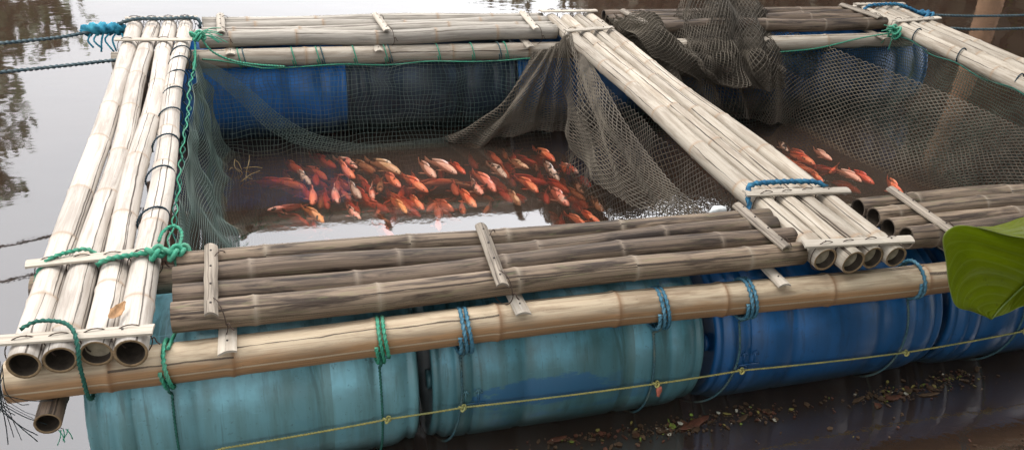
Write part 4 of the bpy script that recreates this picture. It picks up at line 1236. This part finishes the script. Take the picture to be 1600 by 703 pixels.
# green net lining the left pen: left wall and back wall
t = thing('green_net', 'fine green net lining the left pen below the left walkway and back beam', 'net', 'green nets')
def wall(Ptop, Pmid, Pw, Pbot, nu, nv, seed, amp, r, mat, name):
    G = surf([Ptop, Pmid, Pw, Pbot], nu, nv)
    vvv = np.linspace(0, 1, nv)[:, None]
    G = G + normals(G) * (amp * vnoise((nv, nu), (3, 9), seed) * np.sin(PI * np.clip(vvv, 0, 1)))[..., None]
    for k in range(3):
        G[..., k] += 0.010 * vnoise((nv, nu), (7, 16), seed + 50 + k)
    return make_mesh(name, *net_geo(G, r, False), mat, t)
yl_ = [2.50, 2.1, 1.6, 1.1, 0.45]
wall([(0.02, y, 0.075) for y in yl_], [(0.05, y - 0.02, -0.15) for y in yl_], [(0.10 + 0.05 * (2.45 - y) * 0.8, y - 0.02, -0.44) for y in yl_], [(0.30 + 0.1 * (2.5 - y), y - 0.03, -0.60) for y in yl_], 150, 52, 31, 0.03, 0.0015, M['net_green'], 'net_side_wall')
xb = [0.02, 0.5, 1.0, 1.5, 1.98]
wall([(x, 2.50, -0.005) for x in xb], [(x, 2.475, -0.2) for x in xb], [(x, 2.44, -0.44) for x in xb], [(x, 2.30, -0.60) for x in xb], 88, 28, 32, 0.025, 0.0013, M['net_green'], 'net_back_wall')
xf = [0.10, 0.6, 1.1, 1.6, 2.02]
wall([(x, 0.50, -0.01) for x in xf], [(x, 0.52, -0.2) for x in xf], [(x, 0.56, -0.44) for x in xf], [(x, 0.70, -0.60) for x in xf], 130, 42, 33, 0.02, 0.0016, M['net_black'], 'net_front_wall')
G = surf([SWAG_T, SWAG_B], 100, 8)
make_mesh('net_swag', *net_geo(G, 0.0014, False), M['net_green'], t)
settle(t, (0.02, 1.4, 0.07))
t = thing('green_net', 'dark green net lining the right pen below the right walkway', 'net', 'green nets')
yl_ = [2.50, 2.1, 1.6, 1.1, 0.45]
wall([(4.35, y, 0.07) for y in yl_], [(4.33, y, -0.13) for y in yl_], [(4.24, y, -0.35) for y in yl_], [(4.12, y, -0.58) for y in yl_], 110, 34, 41, 0.03, 0.0022, M['net_black'], 'net_side_wall')
xf = [2.45, 2.9, 3.4, 3.9, 4.34]
wall([(x, 0.50, -0.01) for x in xf], [(x, 0.52, -0.2) for x in xf], [(x, 0.56, -0.44) for x in xf], [(x, 0.70, -0.60) for x in xf], 110, 36, 43, 0.02, 0.002, M['net_black'], 'net_front_wall')
xb = [2.5, 3.0, 3.5, 4.0, 4.34]
wall([(x, 2.50, -0.005) for x in xb], [(x, 2.475, -0.2) for x in xb], [(x, 2.44, -0.44) for x in xb], [(x, 2.35, -0.58) for x in xb], 90, 30, 42, 0.02, 0.0022, M['net_black'], 'net_back_wall')
settle(t, (4.35, 1.4, 0.07))

# ------------------------------------------------------------------ fish
def fish_mat(name, a, b, spot, spots=0.0, blot=0.5):
    m = NT(name)
    oc = m.objco()
    r = m.rand()
    off = m.n('ShaderNodeCombineXYZ')
    for k, s in enumerate((41, 23, 67)):
        m.set(off.inputs[k], m.math('MULTIPLY', r, float(s)))
    v = m.scale(oc, (1, 1, 1), off.outputs[0])
    n = m.noise(v, 3.2, 3, 0.55)
    c = m.mix(m.ramp(n, 0.5 - blot * 0.2, 0.5 + blot * 0.2), a, b)
    if spots:
        c = m.mix(m.ramp(m.noise(v, 6.5, 2, 0.5), 0.68 - spots * 0.14, 0.72 - spots * 0.14), c, spot)
    sc_ = m.n('ShaderNodeTexVoronoi')
    m.set(sc_.inputs['Vector'], oc)
    sc_.inputs['Scale'].default_value = 30
    return m.pbr(c, 0.3, m.bump(sc_.outputs[0], 0.15, 0.01), 0.5)

OR, RD, PK, WH, CR, BK = (0.66, 0.125, 0.065), (0.56, 0.07, 0.05), (0.70, 0.25, 0.20), (0.72, 0.52, 0.46), (0.55, 0.39, 0.24), (0.03, 0.025, 0.025)
FM = {'o': fish_mat('orange_fish', OR, (0.78, 0.30, 0.16), BK, 0.2), 'r': fish_mat('red_fish', RD, OR, BK, 0.1), 'p': fish_mat('pink_fish', PK, (0.76, 0.24, 0.13), BK, 0.15),
      's': fish_mat('spotted_pink_fish', WH, PK, BK, 0.75), 'w': fish_mat('white_fish', WH, (0.82, 0.50, 0.43), BK, 0.1), 'c': fish_mat('cream_fish', CR, (0.64, 0.44, 0.32), (0.12, 0.07, 0.04), 0.6),
      'g': fish_mat('grey_spotted_fish', (0.62, 0.52, 0.47), (0.42, 0.33, 0.29), BK, 1.0), 'k': fish_mat('orange_black_fish', OR, WH, BK, 1.0), 'y': fish_mat('yellow_orange_fish', (0.74, 0.32, 0.09), (0.80, 0.44, 0.25), BK, 0.3),
      'b': fish_mat('brown_orange_fish', (0.40, 0.16, 0.06), (0.30, 0.14, 0.07), BK, 0.2)}
WORD = {'o': 'orange', 'r': 'red', 'p': 'pink', 's': 'black-spotted pink', 'w': 'whitish', 'c': 'cream brown', 'g': 'grey spotted', 'k': 'orange and black', 'y': 'yellow orange', 'b': 'brown'}
M['eye'] = simple('fish_eye', (0.01, 0.008, 0.008), 0.1, 0.15, 10, 0.6)

def fish_mesh(name, bend, mat):
    S = np.array([0, 0.02, 0.06, 0.12, 0.20, 0.30, 0.42, 0.54, 0.66, 0.76, 0.83, 0.88])
    Wd = np.array([0.006, 0.025, 0.042, 0.058, 0.068, 0.070, 0.063, 0.051, 0.036, 0.022, 0.014, 0.011])
    Hh = np.array([0.004, 0.026, 0.045, 0.065, 0.083, 0.093, 0.089, 0.075, 0.057, 0.040, 0.032, 0.030])
    Zc = np.array([-0.01, -0.008, 0.0, 0.006, 0.010, 0.010, 0.008, 0.005, 0, 0, 0, 0])
    ns = 14
    th = np.arange(ns) / ns * 2 * PI
    def lat(s):
        return bend * np.clip(s - 0.2, 0, 1) ** 1.6
    V = []
    for s, w, h, z in zip(S, Wd, Hh, Zc):
        for a in th:
            V.append((-s, lat(s) + w * math.cos(a) * (1 - 0.15 * math.sin(a)), z + h * math.sin(a)))
    F = [list(f)[::-1] for f in ring_faces(len(S), ns)]
    F.append(list(range(ns)))
    F.append([(len(S) - 1) * ns + k for k in range(ns)][::-1])
    def fin(pts):     # thin closed plate: list of (s, y, z)
        b = len(V)
        n = len(pts)
        for d in (0.004, -0.004):
            for (s, y, z) in pts:
                V.append((-s, lat(s) + y + d, z))
        F.append([b + k for k in range(n)])
        F.append([b + n + k for k in range(n)][::-1])
        for k in range(n):
            F.append([b + k, b + n + k, b + n + (k + 1) % n, b + (k + 1) % n])
    fin([(0.85, 0, 0.034), (0.92, 0.01, 0.055), (1.0, 0.03, 0.075), (0.985, 0.02, 0.03), (0.975, 0.015, 0.0), (0.985, 0.02, -0.03), (1.0, 0.03, -0.075), (0.92, 0.01, -0.055), (0.85, 0, -0.034)])
    fin([(0.26, 0, 0.09), (0.34, 0.006, 0.135), (0.45, 0.012, 0.142), (0.58, 0.012, 0.128), (0.70, 0.01, 0.105), (0.78, 0.012, 0.085), (0.76, 0, 0.045), (0.6, 0, 0.065), (0.42, 0, 0.095)])
    fin([(0.58, 0, -0.075), (0.68, 0.004, -0.12), (0.78, 0.008, -0.10), (0.78, 0, -0.035)])
    for sgn in (1, -1):       # paired side fins
        b = len(V)
        pts = [(0.26, 0.075, -0.01), (0.36, 0.150, -0.03), (0.45, 0.165, -0.045), (0.42, 0.115, -0.03), (0.34, 0.082, -0.02)]
        for d in (0.003, -0.003):
            for (s, y, z) in pts:
                V.append((-s, lat(s) + sgn * y, z + d))
        n = len(pts)
        F.append([b + k for k in range(n)]); F.append([b + n + k for k in range(n)][::-1])
        for k in range(n):
            F.append([b + k, b + n + k, b + n + (k + 1) % n, b + (k + 1) % n])
    return make_mesh(name, V, F, mat)

# more of the shoal shows only as dim shapes lower in the water
for k in range(72):
    hx, hy = rng.uniform(0.45, 1.95), rng.uniform(1.55, 2.25)
    a = rng.normal(-1.2, 0.45)
    FISH.append((0, round(hx, 3), round(hy, 3), round(hx - 0.22 * math.cos(a), 3), round(hy - 0.22 * math.sin(a), 3), 'rrpbopr'[k % 7], int(rng.integers(2, 7))))
for k in range(9):
    hx = rng.uniform(3.3, 3.85); hy = 1.95 - (hx - 3.3) * 0.9 + rng.normal(0, 0.08)
    a = rng.normal(-1.2, 0.4)
    FISH.append((1, round(hx, 3), round(hy, 3), round(hx - 0.22 * math.cos(a), 3), round(hy - 0.22 * math.sin(a), 3), 'rropr'[k % 5], int(rng.integers(2, 6))))
protos, eyes = {}, None
GROUP = {0: 'fish in the left pen', 1: 'fish in the right pen'}
order = {}
for pen in (0, 1):
    L = [i for i, f in enumerate(FISH) if f[0] == pen]
    if pen == 0:
        L.sort(key=lambda i: -FISH[i][2])
        rows, per = [], 20
        for k in range(0, len(L), per):
            rows.append(sorted(L[k:k + per], key=lambda i: FISH[i][1]))
    else:
        rows = [sorted(L, key=lambda i: FISH[i][1])]
    for ri, rw in enumerate(rows):
        for k, i in enumerate(rw):
            order[i] = (ri, k, len(rows))
NTH = ['first', 'second', 'third', 'fourth', 'fifth', 'sixth', 'seventh', 'eighth', 'ninth', 'tenth', 'eleventh', 'twelfth', 'thirteenth', 'fourteenth', 'fifteenth', 'sixteenth', 'seventeenth', 'eighteenth', 'nineteenth', 'twentieth']
ROWN = ['backmost', 'second', 'third', 'fourth', 'fifth', 'sixth', 'frontmost']
eye_me = None
for i, (pen, hx, hy, tx, ty, ty_, dep) in enumerate(FISH):
    d = math.hypot(hx - tx, hy - ty)
    L = min(max(d * 1.28, 0.22), 0.33)
    key = (ty_, i % 3)
    if key not in protos:
        o = fish_mesh('fish', (0.16, -0.20, 0.05)[i % 3], FM[ty_])
        protos[key] = o.data
    else:
        o = bpy.data.objects.new('fish', protos[key])
        COL.objects.link(o)
    head = math.atan2(hy - ty, hx - tx)
    pitch = -math.radians(5 + 0.8 * dep + random.uniform(0, 6))      # nose up
    o.scale = (L, L, L * random.uniform(0.85, 1.0))
    o.rotation_euler = (random.uniform(-0.15, 0.15), pitch, head)
    o.location = (hx, hy, WZ - 0.021 - 0.010 * dep)
    ri, k, nr = order[i]
    if pen == 0:
        lab = '%s fish, %s from left in %s band of the left pen shoal' % (WORD[ty_], NTH[k], ROWN[min(ri, 6)] if ri < nr - 1 else 'frontmost')
    else:
        lab = '%s fish in the right pen, %s from the left there' % (WORD[ty_], NTH[k])
    tag(o, lab, 'fish', GROUP[pen])
    if dep <= 1:
        for sgn in (1, -1):
            if eye_me is None:
                b = np.linspace(0, PI, 7)
                P = np.stack([0.013 * np.cos(b), np.zeros(7), np.zeros(7)], 1)
                V, F = tube_geo(P, np.maximum(0.013 * np.sin(b), 0.001), 8)
                e = make_mesh('eye', V, F, M['eye'], o)
                eye_me = e.data
            else:
                e = bpy.data.objects.new('eye', eye_me)
                COL.objects.link(e)
                e.parent = o
            e.location = (-0.085, sgn * 0.041, 0.026)

# ------------------------------------------------------------------ big leaf at the right edge
def veined_leaf_mat():
    m = NT('big_leaf')
    v = m.attr('fib', 'Vector')
    sx = m.n('ShaderNodeSeparateXYZ')
    m.set(sx.inputs[0], v)
    s, t_ = sx.outputs[0], sx.outputs[1]
    # side veins: lines of constant (s + curve of t)
    ph = m.math('ADD', m.math('MULTIPLY', s, 15.0), m.math('MULTIPLY', m.math('POWER', t_, 1.5), 4.0))
    ph = m.math('ADD', ph, m.math('MULTIPLY', m.noise(m.objco(), 6, 2), 0.35))
    w = m.math('SINE', m.math('MULTIPLY', ph, 2 * PI))
    big = m.ramp(w, 0.80, 1.0)
    fine = m.math('SINE', m.math('MULTIPLY', ph, 2 * PI * 7))
    n = m.noise(m.objco(), 9, 4, 0.6)
    c = m.mix(m.ramp(n, 0.3, 0.7), (0.19, 0.235, 0.006), (0.25, 0.295, 0.012))
    c = m.mix(m.math('MULTIPLY', m.ramp(fine, 0.3, 1.0), 0.25), c, (0.075, 0.12, 0.006))
    c = m.mix(m.math('MULTIPLY', big, 0.6), c, (0.27, 0.33, 0.05))
    c = m.mix(m.ramp(m.noise(m.objco(), 26, 3, 0.7), 0.66, 0.72, 0, 0.55), c, (0.07, 0.06, 0.015))
    edge = m.ramp(t_, 0.975, 1.0)
    c = m.mix(edge, c, (0.30, 0.34, 0.12))
    h = m.math('ADD', m.math('MULTIPLY', w, 0.5), m.math('MULTIPLY', fine, 0.12))
    p = m.n('ShaderNodeBsdfPrincipled')
    m.set(p.inputs['Base Color'], c)
    p.inputs['Roughness'].default_value = 0.38
    m.set(p.inputs['Normal'], m.bump(h, 0.35, 0.006))
    tl = m.n('ShaderNodeBsdfTranslucent')
    m.set(tl.inputs[0], m.mix(0.4, c, (0.40, 0.50, 0.03)))
    mx = m.n('ShaderNodeMixShader')
    mx.inputs[0].default_value = 0.55
    m.t.links.new(p.outputs[0], mx.inputs[1])
    m.t.links.new(tl.outputs[0], mx.inputs[2])
    m.t.links.new(mx.outputs[0], m.out.inputs[0])
    return m.m
M['big_leaf'] = veined_leaf_mat()
M['stem'] = simple('leaf_stem', (0.16, 0.22, 0.06), 0.2, 0.5, 20)
t = thing('big_leaf', 'large glossy green leaf reaching in from the right edge', 'leaf')
ribp = cat_rom([(2.269, -0.55, 0.242), (2.30, -0.545, 0.285), (2.381, -0.52, 0.324), (2.474, -0.50, 0.365), (2.65, -0.50, 0.42), (2.95, -0.62, 0.45)], 60)
left = cat_rom([(2.269, -0.55, 0.242), (2.195, -0.55, 0.276), (2.125, -0.55, 0.305), (2.072, -0.55, 0.381), (2.034, -0.55, 0.457), (1.994, -0.55, 0.535), (2.012, -0.55, 0.566), (2.056, -0.55, 0.567), (2.125, -0.55, 0.549), (2.184, -0.56, 0.533), (2.243, -0.57, 0.522), (2.35, -0.58, 0.501), (2.60, -0.60, 0.49), (2.95, -0.62, 0.45)], 60)
right = cat_rom([(2.269, -0.55, 0.242), (2.30, -0.57, 0.272), (2.321, -0.59, 0.307), (2.42, -0.63, 0.36), (2.60, -0.68, 0.40), (2.95, -0.62, 0.45)], 60)
V, uv, F = [], [], []
nt = 26
for half, edgep, sg in ((0, left, 1), (1, right, -1)):
    b = len(V)
    for i in range(60):
        a, e = ribp[i], edgep[i]
        L = np.linalg.norm(e - a)
        for j in range(nt + 1):
            f = j / nt
            p = a + (e - a) * f
            # the blade cups away from the viewer and is ribbed by its side veins
            ph = 15.0 * i / 59 + 4.0 * f ** 1.5
            bulge = 0.30 * L * f * (1 - f) + 0.0022 * math.sin(2 * PI * ph) * min(1, 4 * f * (1 - f)) + 0.004 * math.sin(i * 0.5 + f * 7) * f * (1 - f) * 4
            p = p + np.array([0.10, 0.97, -0.15]) * bulge
            V.append(p)
            uv.append((i / 59 + half * 0.03, f))
    for i in range(59):
        for j in range(nt):
            q = b + i * (nt + 1) + j
            f_ = [q, q + 1, q + nt + 2, q + nt + 1]
            F.append(f_ if sg > 0 else f_[::-1])
bl = make_mesh('leaf_blade', V, F, M['big_leaf'], t, uv=uv)
md = bl.modifiers.new('thickness', 'SOLIDIFY'); md.thickness = 0.0012
# the far margin folds over and shows the sunlit upper side
fa = cat_rom([(2.095, -0.55, 0.558), (2.125, -0.55, 0.549), (2.184, -0.56, 0.533), (2.243, -0.57, 0.522), (2.35, -0.58, 0.501), (2.60, -0.60, 0.49), (2.95, -0.62, 0.45)], 40)
fb_ = cat_rom([(2.098, -0.545, 0.557), (2.13, -0.53, 0.542), (2.204, -0.50, 0.521), (2.316, -0.45, 0.496), (2.431, -0.40, 0.474), (2.60, -0.38, 0.46), (2.95, -0.55, 0.45)], 40)
V, uv, F = [], [], []
for i in range(40):
    for j in range(9):
        g = j / 8
        V.append(fa[i] + (fb_[i] - fa[i]) * g + np.array([0, 0, 0.010]) * math.sin(g * PI) * min(1, i / 12))
        uv.append((0.6 + i / 39 * 0.4, 1 - g))
for i in range(39):
    for j in range(8):
        q = i * 9 + j
        F.append([q, q + 1, q + 10, q + 9])
make_mesh('folded_margin', V, F, M['big_leaf'], t, uv=uv)
tube('midrib', ribp + np.array([0, -0.004, 0.0]), np.linspace(0.0012, 0.006, 60), M['stem'], t, 7)
tube('leaf_stem', [(2.95, -0.62, 0.45), (3.25, -0.85, 0.42), (3.5, -1.2, 0.2), (3.6, -1.55, -0.45)], np.linspace(0.007, 0.014, 24), M['stem'], t, 8, 24)
settle(t, (3.6, -1.55, -0.45))

# ------------------------------------------------------------------ small things
def leaf_piece(name, label, c, L, w, rz, mat, cat, curl=0.3, tilt=0.0, group=None):
    V, F = [], []
    n = 9
    for i in range(n):
        s = i / (n - 1)
        ww = w * math.sin(PI * min(1, s * 0.94 + 0.03)) ** 0.8 * random.uniform(0.65, 1.1)
        zc = curl * L * (s - 0.5) ** 2 + random.uniform(-0.1, 0.1) * w * 0.2
        for k, f in enumerate((-1, -0.5, 0, 0.5, 1)):
            V.append(((s - 0.5) * L, f * ww * 0.5, zc + abs(f) * curl * ww * 0.4))
    for i in range(n - 1):
        for k in range(4):
            q = i * 5 + k
            F.append([q, q + 1, q + 6, q + 5])
    o = make_mesh(name, V, F, mat)
    md = o.modifiers.new('thickness', 'SOLIDIFY'); md.thickness = 0.001
    o.location = c
    o.rotation_euler = (tilt, random.uniform(-0.1, 0.1), rz)
    return tag(o, label, cat, group)

leaf_piece('dry_leaf', 'curled dry brown leaf caught between poles of the left walkway', (-0.092, 0.035, 0.163), 0.085, 0.035, 1.2, M['dry_leaf'], 'leaf', 0.9, 0.5)
M['float_yellow'] = simple('yellow_leaf', (0.22, 0.19, 0.05), 0.3, 0.7, 60)
M['float_green'] = simple('green_leaf_bit', (0.14, 0.20, 0.03), 0.3, 0.7)
M['float_brown'] = simple('brown_leaf_bit', (0.07, 0.042, 0.022), 0.5, 0.6, 50)
M['float_red'] = simple('red_brown_leaf', (0.085, 0.032, 0.018), 0.5, 0.6, 50)
M['fleck'] = simple('pale_fleck', (0.42, 0.40, 0.32), 0.3, 0.8)
FG = 'leaves floating in front of the drums'
spots = [
    (1.707, -0.086, 0.136, 0.039, 0.30, 'float_red', 'long reddish brown dead leaf floating at the end of the teal drum'),
    (1.891, -0.099, 0.062, 0.017, 0.50, 'float_brown', 'brown leaf blade floating just below the blue drum'),
    (1.845, -0.065, 0.031, 0.010, -0.40, 'float_yellow', 'yellow green leaf floating beside the reddish dead leaf'),
    (2.092, -0.093, 0.022, 0.014, 0.00, 'float_yellow', 'small round yellow leaf floating alone on the dark water'),
    (2.680, -0.078, 0.031, 0.011, 0.20, 'float_green', 'greenish leaf in the floating patch below the right drums'),
    (2.517, -0.118, 0.074, 0.028, 0.10, 'float_red', 'reddish leaf in the floating patch below the right drums'),
    (2.375, -0.099, 0.074, 0.019, 0.30, 'float_brown', 'brown leaf at the left end of the right floating patch'),
    (2.666, -0.131, 0.087, 0.022, -0.10, 'float_brown', 'flat brown leaf in the middle of the right floating patch'),
    (2.972, -0.040, 0.037, 0.017, 0.80, 'float_brown', 'brown leaf near the right edge below the last drum'),
    (2.554, -0.033, 0.025, 0.011, 0.80, 'float_yellow', 'yellowish leaf at the drum side of the right floating patch'),
    (1.484, -0.118, 0.019, 0.007, 1.20, 'float_green', 'bright green leaf scrap at the bottom below the teal drum'),
    (1.202, -0.058, 0.074, 0.022, 0.10, 'float_red', 'dark reddish leaf under the middle of the teal drum'),
]
for (x, y, L, w, rz, mk, lab) in spots:
    leaf_piece('floating_leaf', lab, (x, y, WZ + 0.003), L, w, rz, M[mk], 'leaf', 0.12, 0.0, FG)
# scum of bits: nobody could count it
V, F = [], []
r2 = np.random.default_rng(5)
def bit(x, y, s):
    b = len(V)
    a = r2.uniform(0, PI)
    e = r2.uniform(0.25, 1.0)
    for k in range(5):
        q = a + k * 2 * PI / 5
        c, s_ = math.cos(k * 2 * PI / 5) * s, math.sin(k * 2 * PI / 5) * s * e
        V.append((x + c * math.cos(a) - s_ * math.sin(a), y + c * math.sin(a) + s_ * math.cos(a), WZ + 0.002 + r2.uniform(0, 0.004)))
    F.append([b, b + 1, b + 2, b + 3, b + 4])
for (cx, cyy, sxx, syy, n) in [(1.618, -0.09, 0.22, 0.035, 210), (1.267, -0.072, 0.2, 0.02, 75), (1.95, -0.087, 0.12, 0.04, 100), (2.547, -0.099, 0.2, 0.03, 190), (2.81, -0.066, 0.12, 0.03, 80), (2.211, -0.176, 0.5, 0.12, 30), (2.497, -0.337, 0.5, 0.1, 20)]:
    for k in range(int(n * 1.3)):
        bit(cx + sxx * (0.35 * math.sin(k * 0.7) + 0.9 * r2.standard_t(3) * 0.6), cyy + syy * (0.6 * math.sin(k * 0.31) + r2.normal(0, 0.55)), 0.001 + abs(r2.normal(0, 0.0055)))
mi = r2.choice(5, len(F), p=[0.68, 0.20, 0.04, 0.04, 0.04])
scum = make_mesh('floating_debris', V, F, [M['float_brown'], M['float_red'], M['float_green'], M['float_yellow'], M['fleck']], midx=mi, smooth=False)
kind(tag(scum, 'scum of leaf crumbs and flecks floating along the front drums', 'debris'), 'stuff')
# foam scraps
def lump(name, label, c, s, mat, cat):
    n1, n2 = 8, 10
    V = []
    for i in range(n1):
        ph = PI * i / (n1 - 1)
        for j in range(n2):
            a = 2 * PI * j / n2
            q = 1 + 0.15 * math.sin(3 * a + i) + random.uniform(-0.06, 0.06)
            V.append((s[0] * q * math.sin(ph) * math.cos(a), s[1] * q * math.sin(ph) * math.sin(a), s[2] * math.copysign(abs(math.cos(ph)) ** 0.6, math.cos(ph))))
    o = make_mesh(name, V, ring_faces(n1, n2)[:, ::-1], mat)
    o.location = c
    return tag(o, label, cat)
lump('foam_scrap', 'small white foam scrap behind the front deck near the middle walkway', (1.935, 0.395, 0.105), (0.035, 0.02, 0.022), M['foam'], 'foam scrap')
lump('plastic_scrap', 'small white scrap with a blue end behind the left end of the front deck', (0.255, 0.405, 0.10), (0.03, 0.012, 0.012), M['foam'], 'plastic scrap')
lump('blue_cord_end', 'bit of bright blue cord behind the left end of the front deck', (0.20, 0.405, 0.105), (0.028, 0.012, 0.012), M['rope_bright'], 'cord')
# dead twigs caught in the net
t = thing('dead_twigs', 'dry yellowish twigs caught in the green net at the left of the fish', 'twig')
for k in range(9):
    b = np.array([0.165 + random.uniform(-0.02, 0.05), 2.10 + random.uniform(-0.1, 0.12), WZ + 0.01])
    e = b + [random.uniform(-0.03, 0.10), random.uniform(-0.06, 0.12), random.uniform(0.0, 0.07)]
    tube('twig', [tuple(b), tuple((b + e) / 2 + rng.normal(0, 0.008, 3)), tuple(e)], 0.0011 + random.uniform(0, 0.0008), M['twig'], t, 5, 6)
settle(t, (0.17, 2.1, WZ))
